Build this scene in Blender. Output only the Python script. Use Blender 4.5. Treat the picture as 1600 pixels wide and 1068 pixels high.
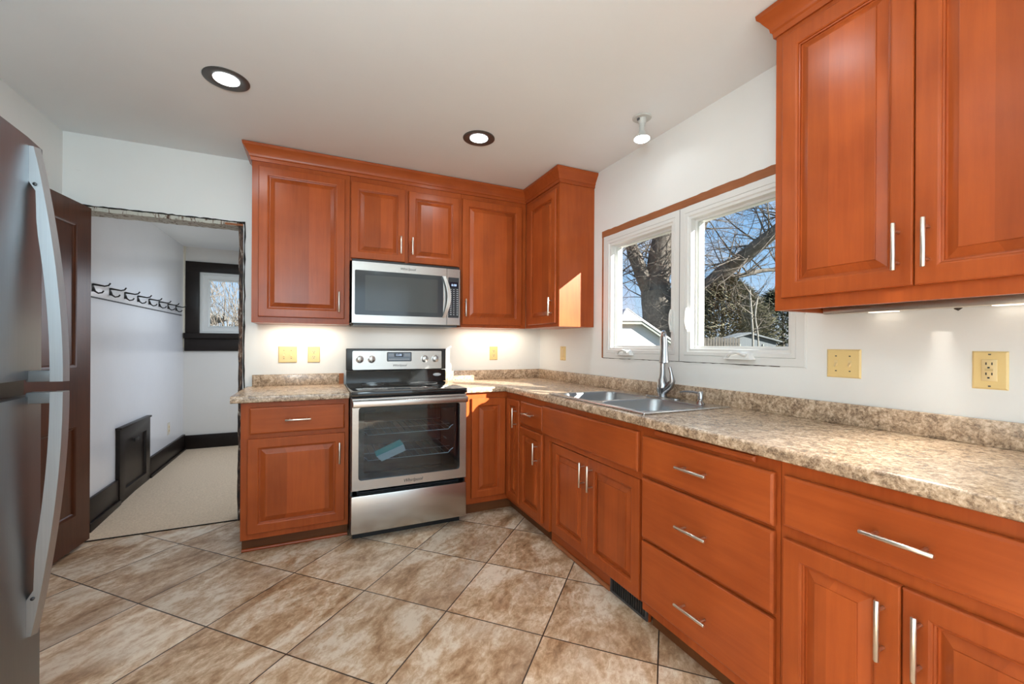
import bpy, bmesh, math, random
from mathutils import Vector, Matrix

for o in list(bpy.data.objects):
    bpy.data.objects.remove(o, do_unlink=True)
random.seed(7)
SC = bpy.context.scene
COL = SC.collection

# ------------------------------------------------------------------ camera
YAW, ROLL, FPX = 0.4334, 0.0057, 658.05
cam_d = bpy.data.cameras.new('camera')
cam = bpy.data.objects.new('camera', cam_d)
COL.objects.link(cam)
cam_d.sensor_fit = 'HORIZONTAL'
cam_d.sensor_width = 36.0
cam_d.lens = FPX / 1600 * 36.0
cam_d.shift_y = 4.3 / 1600
cam_d.clip_start = 0.02
_f = Vector((math.sin(YAW), math.cos(YAW), 0))
_r = Vector((math.cos(YAW), -math.sin(YAW), 0))
_r2 = (_r + ROLL * Vector((0, 0, 1))).normalized()
_u2 = _r2.cross(_f)
M = Matrix((( _r2.x, _u2.x, -_f.x, -1.93),
            ( _r2.y, _u2.y, -_f.y, -3.5365),
            ( _r2.z, _u2.z, -_f.z, 1.2041),
            (0, 0, 0, 1)))
cam.matrix_world = M
SC.camera = cam

# ------------------------------------------------------------------ colour management
SC.view_settings.view_transform = 'Standard'
SC.view_settings.look = 'None'
SC.view_settings.gamma = 1.0
SC.view_settings.exposure = 0.08
SC.view_settings.use_curve_mapping = False
SC.render.film_transparent = False
try:
    SC.cycles.use_denoising = True
    SC.cycles.max_bounces = 10
    SC.cycles.diffuse_bounces = 5
    SC.cycles.transparent_max_bounces = 16
    SC.cycles.sample_clamp_indirect = 6.0
    SC.cycles.caustics_reflective = False
    SC.cycles.caustics_refractive = False
except Exception:
    pass

FZ = -0.055      # floor height
CEIL = 2.512

# ------------------------------------------------------------------ world: blue sky with thin cloud
W = bpy.data.worlds.new('sky')
SC.world = W
W.use_nodes = True
nt = W.node_tree
nt.nodes.clear()
wo = nt.nodes.new('ShaderNodeOutputWorld')
bg = nt.nodes.new('ShaderNodeBackground')
tc = nt.nodes.new('ShaderNodeTexCoord')
sx = nt.nodes.new('ShaderNodeSeparateXYZ')
rp = nt.nodes.new('ShaderNodeValToRGB')
rp.color_ramp.elements[0].position = 0.0
rp.color_ramp.elements[0].color = (0.72, 0.84, 0.97, 1)
rp.color_ramp.elements[1].position = 0.42
rp.color_ramp.elements[1].color = (0.16, 0.42, 0.85, 1)
e = rp.color_ramp.elements.new(0.16)
e.color = (0.38, 0.63, 0.95, 1)
cn = nt.nodes.new('ShaderNodeTexNoise')
cn.inputs['Scale'].default_value = 5.5
cn.inputs['Detail'].default_value = 6
cn.inputs['Distortion'].default_value = 0.4
cr = nt.nodes.new('ShaderNodeValToRGB')
cr.color_ramp.elements[0].position = 0.46
cr.color_ramp.elements[0].color = (0, 0, 0, 1)
cr.color_ramp.elements[1].position = 0.66
cr.color_ramp.elements[1].color = (0.85, 0.85, 0.85, 1)
mx = nt.nodes.new('ShaderNodeMix')
mx.data_type = 'RGBA'
mx.inputs['B'].default_value = (0.82, 0.84, 0.95, 1)
nt.links.new(tc.outputs['Generated'], sx.inputs[0])
nt.links.new(sx.outputs['Z'], rp.inputs[0])
nt.links.new(tc.outputs['Generated'], cn.inputs['Vector'])
nt.links.new(cn.outputs['Fac'], cr.inputs[0])
nt.links.new(cr.outputs[0], mx.inputs['Factor'])
nt.links.new(rp.outputs[0], mx.inputs['A'])
nt.links.new(mx.outputs['Result'], bg.inputs['Color'])
bg.inputs['Strength'].default_value = 1.0
nt.links.new(bg.outputs[0], wo.inputs[0])

# ------------------------------------------------------------------ sun through the kitchen window
def lamp(name, kind, loc, energy, color=(1, 1, 1), direction=None, **kw):
    d = bpy.data.lights.new(name, kind)
    d.energy = energy
    d.color = color
    for k, v in kw.items():
        setattr(d, k, v)
    o = bpy.data.objects.new(name, d)
    COL.objects.link(o)
    o.location = loc
    if direction is not None:
        o.rotation_euler = Vector(direction).to_track_quat('-Z', 'Y').to_euler()
    return o

lamp('sun', 'SUN', (6, -8, 6), 21.0, (1.0, 0.95, 0.88), (-1, 1.53, -0.743), angle=0.006)
# added fill lights: one behind the camera, one at the hall's unseen side
lamp('rear_fill', 'AREA', (-1.65, -5.85, 1.35), 36.0, (0.72, 0.90, 1.0), (0, 1, 0.0),
     shape='RECTANGLE', size=2.7, size_y=1.9)
lamp('hall_fill', 'AREA', (-1.99, 1.3, 1.45), 12.5, (0.84, 0.91, 1.0), (-1, 0, -1.0),
     shape='RECTANGLE', size=1.2, size_y=1.0)
# recessed lamps matching the door highlights; the two rearmost are added fill
for lx, ly in ((-2.05, -2.55), (-0.87, -2.45), (-2.35, -4.8), (-1.0, -4.8)):
    lamp('ceiling_lamp_and_fill', 'AREA', (lx, ly, CEIL - 0.012), 2.2, (0.72, 0.91, 1.0), (0, 0, -1),
         shape='DISK', size=0.16)
for lx, ly in ((-2.345, -1.03), (-1.002, -1.01)):
    lamp('ceiling_lamp_and_fill', 'AREA', (lx, ly, CEIL - 0.02), 4.0, (0.84, 0.95, 1.0), (0, 0, -1),
         shape='DISK', size=0.11)
# added point fill behind the camera, no lamp known there
lamp('rear_point_fill', 'POINT', (-2.35, -4.00, 1.60), 4.0, (0.68, 0.88, 1.0), shadow_soft_size=0.30)
# added fill light near the camera, aimed up and forward to lift the ceiling
lamp('upward_fill', 'AREA', (-2.30, -3.80, 1.80), 33.0, (0.68, 0.89, 1.0), (-0.22, 0.85, 0.85), shape='DISK', size=0.4)
lamp('bulb_light', 'AREA', (-0.235, -1.64, 2.375), 0.25, (0.93, 0.97, 1.0), (0.0, 0, -1),
     shape='DISK', size=0.085)
# warm strip lights under the wall cabinets
lamp('strip_light', 'AREA', (-2.02, -0.14, 1.338), 2.0, (1.0, 0.88, 0.70), (0, 0.1, -1), shape='RECTANGLE', size=0.42, size_y=0.04)
lamp('strip_light', 'AREA', (-0.50, -0.14, 1.338), 1.9, (1.0, 0.88, 0.70), (0, 0.1, -1), shape='RECTANGLE', size=0.6, size_y=0.04)
lamp('strip_light', 'AREA', (-0.27, -2.85, 1.36), 3.2, (1.0, 0.93, 0.82), (-0.38, 0, -1), shape='RECTANGLE', size=0.05, size_y=1.0, spread=1.5)
# downlight of the microwave hood
lamp('hood_light', 'AREA', (-1.32, -0.2, 1.330), 0.7, (1.0, 0.93, 0.84), (0, 0.15, -1), shape='RECTANGLE', size=0.5, size_y=0.1)

# ------------------------------------------------------------------ materials
MATS = {}
def new_mat(name):
    m = bpy.data.materials.new(name)
    m.use_nodes = True
    MATS[name] = m
    b = m.node_tree.nodes['Principled BSDF']
    return m, m.node_tree, b

def plain(name, color, rough=0.5, metal=0.0, emit=None, estr=0.0, coat=0.0, spec=None, bump=0.0, bscale=60):
    m, t, b = new_mat(name)
    b.inputs['Base Color'].default_value = (*color, 1)
    b.inputs['Roughness'].default_value = rough
    b.inputs['Metallic'].default_value = metal
    if coat:
        b.inputs['Coat Weight'].default_value = coat
        b.inputs['Coat Roughness'].default_value = 0.08
    if spec is not None:
        b.inputs['Specular IOR Level'].default_value = spec
    if emit:
        b.inputs['Emission Color'].default_value = (*emit, 1)
        b.inputs['Emission Strength'].default_value = estr
    n = t.nodes.new('ShaderNodeTexNoise')
    n.inputs['Scale'].default_value = bscale
    c = t.nodes.new('ShaderNodeTexCoord')
    t.links.new(c.outputs['Object'], n.inputs['Vector'])
    if bump:
        bp = t.nodes.new('ShaderNodeBump')
        bp.inputs['Strength'].default_value = bump
        bp.inputs['Distance'].default_value = 0.002
        t.links.new(n.outputs['Fac'], bp.inputs['Height'])
        t.links.new(bp.outputs[0], b.inputs['Normal'])
    else:
        mr = t.nodes.new('ShaderNodeMapRange')
        mr.inputs['To Min'].default_value = max(0.02, rough - 0.03)
        mr.inputs['To Max'].default_value = min(1, rough + 0.03)
        t.links.new(n.outputs['Fac'], mr.inputs['Value'])
        t.links.new(mr.outputs[0], b.inputs['Roughness'])
    return m

def ramp(t, stops):
    r = t.nodes.new('ShaderNodeValToRGB')
    el = r.color_ramp.elements
    el[0].position, el[0].color = stops[0][0], (*stops[0][1], 1)
    el[1].position, el[1].color = stops[-1][0], (*stops[-1][1], 1)
    for p, c in stops[1:-1]:
        x = el.new(p)
        x.color = (*c, 1)
    return r

def coords(t, scale=(1, 1, 1), rot=(0, 0, 0), rnd=False, loc=(0, 0, 0)):
    c = t.nodes.new('ShaderNodeTexCoord')
    mp = t.nodes.new('ShaderNodeMapping')
    mp.inputs['Scale'].default_value = scale
    mp.inputs['Rotation'].default_value = rot
    mp.inputs['Location'].default_value = loc
    t.links.new(c.outputs['Object'], mp.inputs['Vector'])
    if not rnd:
        return mp.outputs[0]
    oi = t.nodes.new('ShaderNodeObjectInfo')
    vm = t.nodes.new('ShaderNodeVectorMath')
    vm.operation = 'SCALE'
    cb = t.nodes.new('ShaderNodeCombineXYZ')
    for k in range(3):
        t.links.new(oi.outputs['Random'], cb.inputs[k])
    t.links.new(cb.outputs[0], vm.inputs[0])
    vm.inputs['Scale'].default_value = 37.0
    ad = t.nodes.new('ShaderNodeVectorMath')
    t.links.new(mp.outputs[0], ad.inputs[0])
    t.links.new(vm.outputs[0], ad.inputs[1])
    return ad.outputs[0]

def noise(t, vec, scale, detail=5, rough=0.55, dist=0.0):
    n = t.nodes.new('ShaderNodeTexNoise')
    n.inputs['Scale'].default_value = scale
    n.inputs['Detail'].default_value = detail
    n.inputs['Roughness'].default_value = rough
    n.inputs['Distortion'].default_value = dist
    t.links.new(vec, n.inputs['Vector'])
    return n.outputs['Fac']

def mixc(t, fac, a, b, mode='MIX'):
    m = t.nodes.new('ShaderNodeMix')
    m.data_type = 'RGBA'
    m.blend_type = mode
    for sock, v in (('Factor', fac), ('A', a), ('B', b)):
        if isinstance(v, (int, float)):
            m.inputs[sock].default_value = v
        elif isinstance(v, tuple):
            m.inputs[sock].default_value = (*v, 1)
        else:
            t.links.new(v, m.inputs[sock])
    return m.outputs['Result']

def math_n(t, op, a, b=None, c=None):
    m = t.nodes.new('ShaderNodeMath')
    m.operation = op
    for i, v in enumerate((a, b, c)):
        if v is None:
            continue
        if isinstance(v, (int, float)):
            m.inputs[i].default_value = v
        else:
            t.links.new(v, m.inputs[i])
    return m.outputs[0]

def wood(name, axis, lo, hi, rough=0.29, grain=1.0, spec=0.26, boards=False):
    m, t, b = new_mat(name)
    s = {'x': (1.0, 14, 14), 'y': (14, 1.0, 14), 'z': (14, 14, 1.0)}[axis]
    v = coords(t, s, rnd=True)
    g = noise(t, v, 3.0, 6, 0.6, 0.3)
    v2 = coords(t, (1, 1, 1), rnd=True)
    bl = noise(t, v2, 4.0, 3, 0.5)
    mid = tuple((a + c) / 2 for a, c in zip(lo, hi))
    r = ramp(t, [(0.25, lo), (0.5, mid), (0.75, hi)])
    f = math_n(t, 'ADD', math_n(t, 'MULTIPLY', g, 0.45 * grain), math_n(t, 'MULTIPLY', bl, 1 - 0.45 * grain))
    t.links.new(f, r.inputs[0])
    colr = r.outputs[0]
    if boards:                                       # glued-up boards of slightly different tone
        cc = t.nodes.new('ShaderNodeTexCoord')
        sp = t.nodes.new('ShaderNodeSeparateXYZ')
        t.links.new(cc.outputs['Object'], sp.inputs[0])
        oi = t.nodes.new('ShaderNodeObjectInfo')
        fl = math_n(t, 'FLOOR', math_n(t, 'ADD', math_n(t, 'DIVIDE', math_n(t, 'ADD', sp.outputs[0], sp.outputs[1]), 0.105), math_n(t, 'MULTIPLY', oi.outputs['Random'], 19.0)))
        wn = t.nodes.new('ShaderNodeTexWhiteNoise')
        wn.noise_dimensions = '1D'
        t.links.new(fl, wn.inputs['W'])
        tn = t.nodes.new('ShaderNodeMapRange')
        tn.inputs['To Min'].default_value = 0.84
        tn.inputs['To Max'].default_value = 1.14
        t.links.new(wn.outputs['Value'], tn.inputs['Value'])
        vs = t.nodes.new('ShaderNodeVectorMath')
        vs.operation = 'SCALE'
        t.links.new(colr, vs.inputs[0])
        t.links.new(tn.outputs[0], vs.inputs['Scale'])
        colr = vs.outputs[0]
    t.links.new(colr, b.inputs['Base Color'])
    b.inputs['Roughness'].default_value = rough
    b.inputs['Specular IOR Level'].default_value = spec
    bp = t.nodes.new('ShaderNodeBump')
    bp.inputs['Strength'].default_value = 0.05
    bp.inputs['Distance'].default_value = 0.001
    t.links.new(g, bp.inputs['Height'])
    t.links.new(bp.outputs[0], b.inputs['Normal'])
    return m

CLO, CHI = (0.27, 0.049, 0.0105), (0.46, 0.100, 0.022)
WV = wood('cabinet_wood_vertical', 'z', CLO, CHI)
WVP = wood('cabinet_wood_panel_boards', 'z', CLO, CHI, boards=True)
WX = wood('cabinet_wood_along_x', 'x', CLO, CHI)
WY = wood('cabinet_wood_along_y', 'y', CLO, CHI)
DOORW = wood('dark_door_wood', 'z', (0.045, 0.013, 0.006), (0.12, 0.040, 0.018), 0.28)
DARKTRIM = wood('black_brown_trim_wood', 'y', (0.010, 0.007, 0.006), (0.022, 0.015, 0.012), 0.35)
RAWWOOD = wood('raw_orange_wood', 'y', (0.22, 0.07, 0.025), (0.45, 0.17, 0.07), 0.6)
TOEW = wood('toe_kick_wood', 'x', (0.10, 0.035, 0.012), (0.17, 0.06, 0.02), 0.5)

def steel(name, color=(0.62, 0.60, 0.57), rough=0.27, axis='x'):
    m, t, b = new_mat(name)
    s = {'x': (1, 90, 90), 'y': (90, 1, 90), 'z': (90, 90, 1)}[axis]
    v = coords(t, s)
    g = noise(t, v, 6.0, 3)
    r = ramp(t, [(0.3, tuple(c * 0.92 for c in color)), (0.7, color)])
    t.links.new(g, r.inputs[0])
    t.links.new(r.outputs[0], b.inputs['Base Color'])
    b.inputs['Metallic'].default_value = 1.0
    b.inputs['Roughness'].default_value = rough
    bp = t.nodes.new('ShaderNodeBump')
    bp.inputs['Strength'].default_value = 0.03
    bp.inputs['Distance'].default_value = 0.0005
    t.links.new(g, bp.inputs['Height'])
    t.links.new(bp.outputs[0], b.inputs['Normal'])
    return m

STEEL = steel('brushed_steel', (0.52, 0.50, 0.475), 0.27)
FSTEEL = steel('fridge_steel', (0.27, 0.29, 0.31), 0.42, 'z')
FHANDLE = steel('fridge_handle_steel', (0.40, 0.41, 0.42), 0.45, 'z')
NICKEL = steel('satin_nickel', (0.78, 0.72, 0.64), 0.28, 'z')
CHROME = steel('faucet_steel', (0.40, 0.40, 0.41), 0.20, 'z')
SINKSHADE = steel('sink_bowl_shaded_steel', (0.36, 0.375, 0.39), 0.30, 'y')  # sink steel darkened to paint in the shade inside the bowls
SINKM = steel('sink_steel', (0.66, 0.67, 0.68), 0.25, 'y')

def wallpaint(name, color, rough=0.55, blot=0.03, bump=0.08, scuff=None):
    m, t, b = new_mat(name)
    v = coords(t)
    n1 = noise(t, v, 2.2, 5)
    r = ramp(t, [(0.3, tuple(c * (1 - blot) for c in color)), (0.7, tuple(min(1, c * (1 + blot)) for c in color))])
    t.links.new(n1, r.inputs[0])
    col = r.outputs[0]
    if scuff:
        n3 = noise(t, v, 9.0, 8, 0.7, 1.5)
        mr = t.nodes.new('ShaderNodeMapRange')
        mr.inputs['From Min'].default_value = 0.66
        mr.inputs['From Max'].default_value = 0.78
        mr.inputs['To Max'].default_value = 0.45
        t.links.new(n3, mr.inputs['Value'])
        col = mixc(t, mr.outputs[0], col, scuff)
    t.links.new(col, b.inputs['Base Color'])
    b.inputs['Roughness'].default_value = rough
    n2 = noise(t, v, 28, 4)
    bp = t.nodes.new('ShaderNodeBump')
    bp.inputs['Strength'].default_value = bump
    bp.inputs['Distance'].default_value = 0.004
    t.links.new(n2, bp.inputs['Height'])
    t.links.new(bp.outputs[0], b.inputs['Normal'])
    return m

WALL = wallpaint('kitchen_wall_paint', (0.83, 0.83, 0.81), 0.5, 0.02, 0.10, (0.62, 0.60, 0.56))
CEILM = wallpaint('ceiling_paint', (0.82, 0.835, 0.84), 0.75, 0.015, 0.05)
HALLW = wallpaint('hall_wall_paint', (0.74, 0.74, 0.76), 0.22, 0.02, 0.10)
HALLB = wallpaint('hall_far_wall_paint', (0.72, 0.69, 0.65), 0.5, 0.02, 0.06)
VINYL = plain('white_vinyl', (0.74, 0.74, 0.72), 0.38)
ALMOND = plain('almond_plastic', (0.80, 0.60, 0.27), 0.35)
ALMOND2 = plain('almond_plastic_insert', (0.78, 0.60, 0.31), 0.3)
BLACK = plain('black_plastic', (0.012, 0.012, 0.013), 0.35)
BLACKG = plain('black_gloss', (0.010, 0.011, 0.012), 0.06)
GREYP = plain('grey_plastic', (0.10, 0.105, 0.11), 0.4)
DKGREY = plain('dark_grey_trim', (0.055, 0.055, 0.058), 0.4)
BRONZE = plain('lamp_trim_dark', (0.11, 0.105, 0.10), 0.35, 0.5)
IRON = plain('black_iron', (0.012, 0.012, 0.012), 0.45)
WHITEP = plain('white_porcelain', (0.55, 0.56, 0.54), 0.4)
SHEETW = plain('sheet_white', (0.85, 0.84, 0.80), 0.7)
TEAL = plain('sheet_teal', (0.05, 0.45, 0.42), 0.6)
INK = plain('black_print', (0.02, 0.02, 0.022), 0.5)
LIGHTPRINT = plain('pale_print', (0.55, 0.58, 0.62), 0.5)
LED = plain('lamp_lens', (0.9, 0.9, 0.9), 0.4, emit=(0.93, 0.97, 1.0), estr=6.0)
LEDW = plain('warm_lamp_lens', (0.9, 0.9, 0.9), 0.4, emit=(1.0, 0.9, 0.75), estr=1.6)
DIGIT = plain('display_digits', (0.3, 0.4, 0.6), 0.4, emit=(0.65, 0.8, 1.0), estr=0.9)
SCREEN = plain('display_window', (0.006, 0.008, 0.02), 0.12)
PANELB = plain('display_panel_blue_grey', (0.16, 0.20, 0.25), 0.3)
CAVITY = plain('oven_cavity_enamel', (0.006, 0.009, 0.013), 0.4)
RACK = plain('oven_rack_wire', (0.6, 0.6, 0.6), 0.3, 0.9)
GAPDARK = plain('dark_gap', (0.012, 0.009, 0.007), 0.9)  # near-black colour for strips along the doorway gaps
CHIP = plain('dark_brown_chip', (0.035, 0.02, 0.012), 0.6)

def glass(name, tint, gloss=0.02, f0=1.45):
    m = bpy.data.materials.new(name)
    m.use_nodes = True
    t = m.node_tree
    t.nodes.clear()
    out = t.nodes.new('ShaderNodeOutputMaterial')
    mixs = t.nodes.new('ShaderNodeMixShader')
    tr = t.nodes.new('ShaderNodeBsdfTransparent')
    gl = t.nodes.new('ShaderNodeBsdfGlossy')
    fr = t.nodes.new('ShaderNodeFresnel')
    ge = t.nodes.new('ShaderNodeNewGeometry')         # same reflection on both faces of the thin pane
    io = t.nodes.new('ShaderNodeMapRange')
    io.inputs['To Min'].default_value = f0
    io.inputs['To Max'].default_value = 1.0 / f0
    t.links.new(ge.outputs['Backfacing'], io.inputs['Value'])
    t.links.new(io.outputs[0], fr.inputs['IOR'])
    tr.inputs['Color'].default_value = (*tint, 1)
    gl.inputs['Roughness'].default_value = gloss
    t.links.new(fr.outputs[0], mixs.inputs[0])
    t.links.new(tr.outputs[0], mixs.inputs[1])
    t.links.new(gl.outputs[0], mixs.inputs[2])
    t.links.new(mixs.outputs[0], out.inputs[0])
    return m
GLASS = glass('window_glass', (0.97, 0.985, 0.98), 0.0, 1.25)
OVENGLASS = glass('oven_glass', (0.64, 0.74, 0.80), 0.02, 1.6)
MWGLASS = plain('microwave_glass', (0.035, 0.042, 0.048), 0.10)

# laminate worktop: brown granite print with cream veins
def laminate():
    m, t, b = new_mat('granite_laminate')
    v = coords(t)
    n1 = noise(t, v, 24, 8, 0.68, 1.2)
    n2 = noise(t, v, 95, 6, 0.7, 0.6)
    r1 = ramp(t, [(0.34, (0.085, 0.056, 0.037)), (0.45, (0.27, 0.18, 0.115)), (0.53, (0.52, 0.375, 0.25)), (0.64, (0.80, 0.65, 0.50))])
    f = math_n(t, 'ADD', math_n(t, 'MULTIPLY', n1, 0.5), math_n(t, 'MULTIPLY', n2, 0.5))
    t.links.new(f, r1.inputs[0])
    n3 = noise(t, v, 34, 6, 0.62, 2.2)
    vein = math_n(t, 'ABSOLUTE', math_n(t, 'SUBTRACT', n3, 0.5))
    mr = t.nodes.new('ShaderNodeMapRange')
    mr.inputs['From Min'].default_value = 0.0
    mr.inputs['From Max'].default_value = 0.018
    mr.inputs['To Min'].default_value = 0.55
    mr.inputs['To Max'].default_value = 0.0
    t.links.new(vein, mr.inputs['Value'])
    c = mixc(t, mr.outputs[0], r1.outputs[0], (0.66, 0.55, 0.42))
    t.links.new(c, b.inputs['Base Color'])
    b.inputs['Roughness'].default_value = 0.26
    b.inputs['Specular IOR Level'].default_value = 0.8
    return m
LAM = laminate()

# kitchen floor: 47 cm slate-look tiles laid diagonally
def floor_tiles():
    m, t, b = new_mat('slate_tiles')
    c = t.nodes.new('ShaderNodeTexCoord')
    sp = t.nodes.new('ShaderNodeSeparateXYZ')
    t.links.new(c.outputs['Object'], sp.inputs[0])
    S = 0.6677
    A = math_n(t, 'DIVIDE', math_n(t, 'SUBTRACT', math_n(t, 'ADD', sp.outputs[0], sp.outputs[1]), -2.975), S)
    B = math_n(t, 'DIVIDE', math_n(t, 'SUBTRACT', math_n(t, 'SUBTRACT', sp.outputs[0], sp.outputs[1]), 0.235), S)
    def edge(X):
        fr = math_n(t, 'FRACT', X)
        return math_n(t, 'SUBTRACT', 0.5, math_n(t, 'ABSOLUTE', math_n(t, 'SUBTRACT', fr, 0.5)))
    ed = math_n(t, 'MINIMUM', edge(A), edge(B))
    gm = t.nodes.new('ShaderNodeMapRange')
    gm.inputs['From Min'].default_value = 0.0045
    gm.inputs['From Max'].default_value = 0.0075
    t.links.new(ed, gm.inputs['Value'])           # 0 in the joint, 1 on the tile
    ids = t.nodes.new('ShaderNodeCombineXYZ')
    t.links.new(math_n(t, 'FLOOR', A), ids.inputs[0])
    t.links.new(math_n(t, 'FLOOR', B), ids.inputs[1])
    wn = t.nodes.new('ShaderNodeTexWhiteNoise')
    wn.noise_dimensions = '3D'
    t.links.new(ids.outputs[0], wn.inputs['Vector'])
    uv = t.nodes.new('ShaderNodeCombineXYZ')
    t.links.new(math_n(t, 'MULTIPLY', A, 1.0), uv.inputs[0])
    t.links.new(math_n(t, 'MULTIPLY', B, 1.75), uv.inputs[1])
    of = t.nodes.new('ShaderNodeVectorMath')
    of.operation = 'SCALE'
    t.links.new(wn.outputs['Color'], of.inputs[0])
    of.inputs['Scale'].default_value = 23.0
    ad = t.nodes.new('ShaderNodeVectorMath')
    t.links.new(uv.outputs[0], ad.inputs[0])
    t.links.new(of.outputs[0], ad.inputs[1])
    n1 = noise(t, ad.outputs[0], 1.7, 8, 0.62, 0.5)
    n2 = noise(t, ad.outputs[0], 9.0, 10, 0.78, 0.4)
    f = math_n(t, 'ADD', math_n(t, 'MULTIPLY', n1, 0.55), math_n(t, 'MULTIPLY', n2, 0.45))
    r = ramp(t, [(0.36, (0.25, 0.13, 0.06)), (0.44, (0.46, 0.28, 0.155)), (0.50, (0.64, 0.45, 0.29)), (0.58, (0.86, 0.73, 0.58))])
    t.links.new(f, r.inputs[0])
    n4 = noise(t, ad.outputs[0], 0.9, 3)
    g4 = t.nodes.new('ShaderNodeMapRange')
    g4.inputs['From Min'].default_value = 0.5
    g4.inputs['From Max'].default_value = 0.75
    g4.inputs['To Max'].default_value = 0.5
    t.links.new(n4, g4.inputs['Value'])
    col = mixc(t, g4.outputs[0], r.outputs[0], (0.47, 0.36, 0.28))
    tone = t.nodes.new('ShaderNodeMapRange')
    tone.inputs['To Min'].default_value = 0.86
    tone.inputs['To Max'].default_value = 1.12
    t.links.new(wn.outputs['Value'], tone.inputs['Value'])
    sc = t.nodes.new('ShaderNodeVectorMath')
    sc.operation = 'SCALE'
    t.links.new(col, sc.inputs[0])
    t.links.new(tone.outputs[0], sc.inputs['Scale'])
    fin = mixc(t, gm.outputs[0], (0.045, 0.026, 0.018), sc.outputs[0])
    t.links.new(fin, b.inputs['Base Color'])
    rr = t.nodes.new('ShaderNodeMapRange')
    rr.inputs['To Min'].default_value = 0.30
    rr.inputs['To Max'].default_value = 0.50
    t.links.new(n2, rr.inputs['Value'])
    t.links.new(rr.outputs[0], b.inputs['Roughness'])
    hgt = math_n(t, 'ADD', math_n(t, 'MULTIPLY', n2, 0.6), math_n(t, 'MULTIPLY', gm.outputs[0], 0.7))
    bp = t.nodes.new('ShaderNodeBump')
    bp.inputs['Strength'].default_value = 0.25
    bp.inputs['Distance'].default_value = 0.004
    t.links.new(hgt, bp.inputs['Height'])
    t.links.new(bp.outputs[0], b.inputs['Normal'])
    return m
TILES = floor_tiles()

def speckle(name, lo, hi, scale, rough=0.9, bump=0.3, spots=None):
    m, t, b = new_mat(name)
    v = coords(t)
    n1 = noise(t, v, scale, 6, 0.7)
    r = ramp(t, [(0.3, lo), (0.7, hi)])
    t.links.new(n1, r.inputs[0])
    t.links.new(r.outputs[0], b.inputs['Base Color'])
    b.inputs['Roughness'].default_value = rough
    bp = t.nodes.new('ShaderNodeBump')
    bp.inputs['Strength'].default_value = bump
    bp.inputs['Distance'].default_value = 0.006
    t.links.new(n1, bp.inputs['Height'])
    t.links.new(bp.outputs[0], b.inputs['Normal'])
    return m
CARPET = speckle('beige_carpet', (0.56, 0.42, 0.29), (0.80, 0.64, 0.47), 90)
LAWN = speckle('winter_lawn', (0.10, 0.09, 0.05), (0.20, 0.18, 0.10), 8)
BARK = speckle('grey_bark', (0.07, 0.06, 0.05), (0.17, 0.15, 0.125), 6, 0.9, 0.8)
TWIG = speckle('twig_bark', (0.08, 0.068, 0.056), (0.17, 0.145, 0.12), 9, 0.9, 0.3)
PALEBARK = speckle('pale_bark', (0.14, 0.13, 0.115), (0.28, 0.27, 0.24), 9, 0.9, 0.3)
NEEDLE = speckle('evergreen_needles', (0.020, 0.030, 0.012), (0.075, 0.085, 0.04), 2.2, 0.8, 0.3)
NEEDLEB = speckle('brown_green_needles', (0.06, 0.056, 0.03), (0.17, 0.155, 0.09), 2.2, 0.8, 0.3)
SIDING = speckle('white_siding', (0.72, 0.73, 0.72), (0.80, 0.81, 0.80), 3, 0.6, 0.05)
SOFFIT = plain('soffit_grey_green', (0.26, 0.28, 0.25), 0.7)
SHINGLE = speckle('weathered_shingles', (0.30, 0.29, 0.27), (0.62, 0.62, 0.60), 12, 0.9, 0.4)
FENCEW = speckle('weathered_fence_boards', (0.055, 0.05, 0.042), (0.10, 0.09, 0.077), 12, 0.9, 0.3)
PALEROOF = speckle('pale_roof', (0.10, 0.112, 0.12), (0.15, 0.165, 0.175), 5, 0.9, 0.1)

def peeling(name, sh=0.0):
    m, t, b = new_mat(name)
    v = coords(t, (9, 9, 2.5))
    n = noise(t, v, 5.0, 8, 0.7, 0.8)
    r = ramp(t, [(0.42 - sh, (0.018, 0.012, 0.010)), (0.52 - sh, (0.10, 0.05, 0.03)), (0.58 - sh, (0.20, 0.14, 0.10)), (0.64 - sh, (0.55, 0.54, 0.48))])
    t.links.new(n, r.inputs[0])
    t.links.new(r.outputs[0], b.inputs['Base Color'])
    b.inputs['Roughness'].default_value = 0.7
    bp = t.nodes.new('ShaderNodeBump')
    bp.inputs['Strength'].default_value = 0.6
    bp.inputs['Distance'].default_value = 0.006
    t.links.new(n, bp.inputs['Height'])
    t.links.new(bp.outputs[0], b.inputs['Normal'])
    return m
PEEL = peeling('peeling_painted_wood')
PEELW = peeling('peeling_pale_paint', 0.17)

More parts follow.
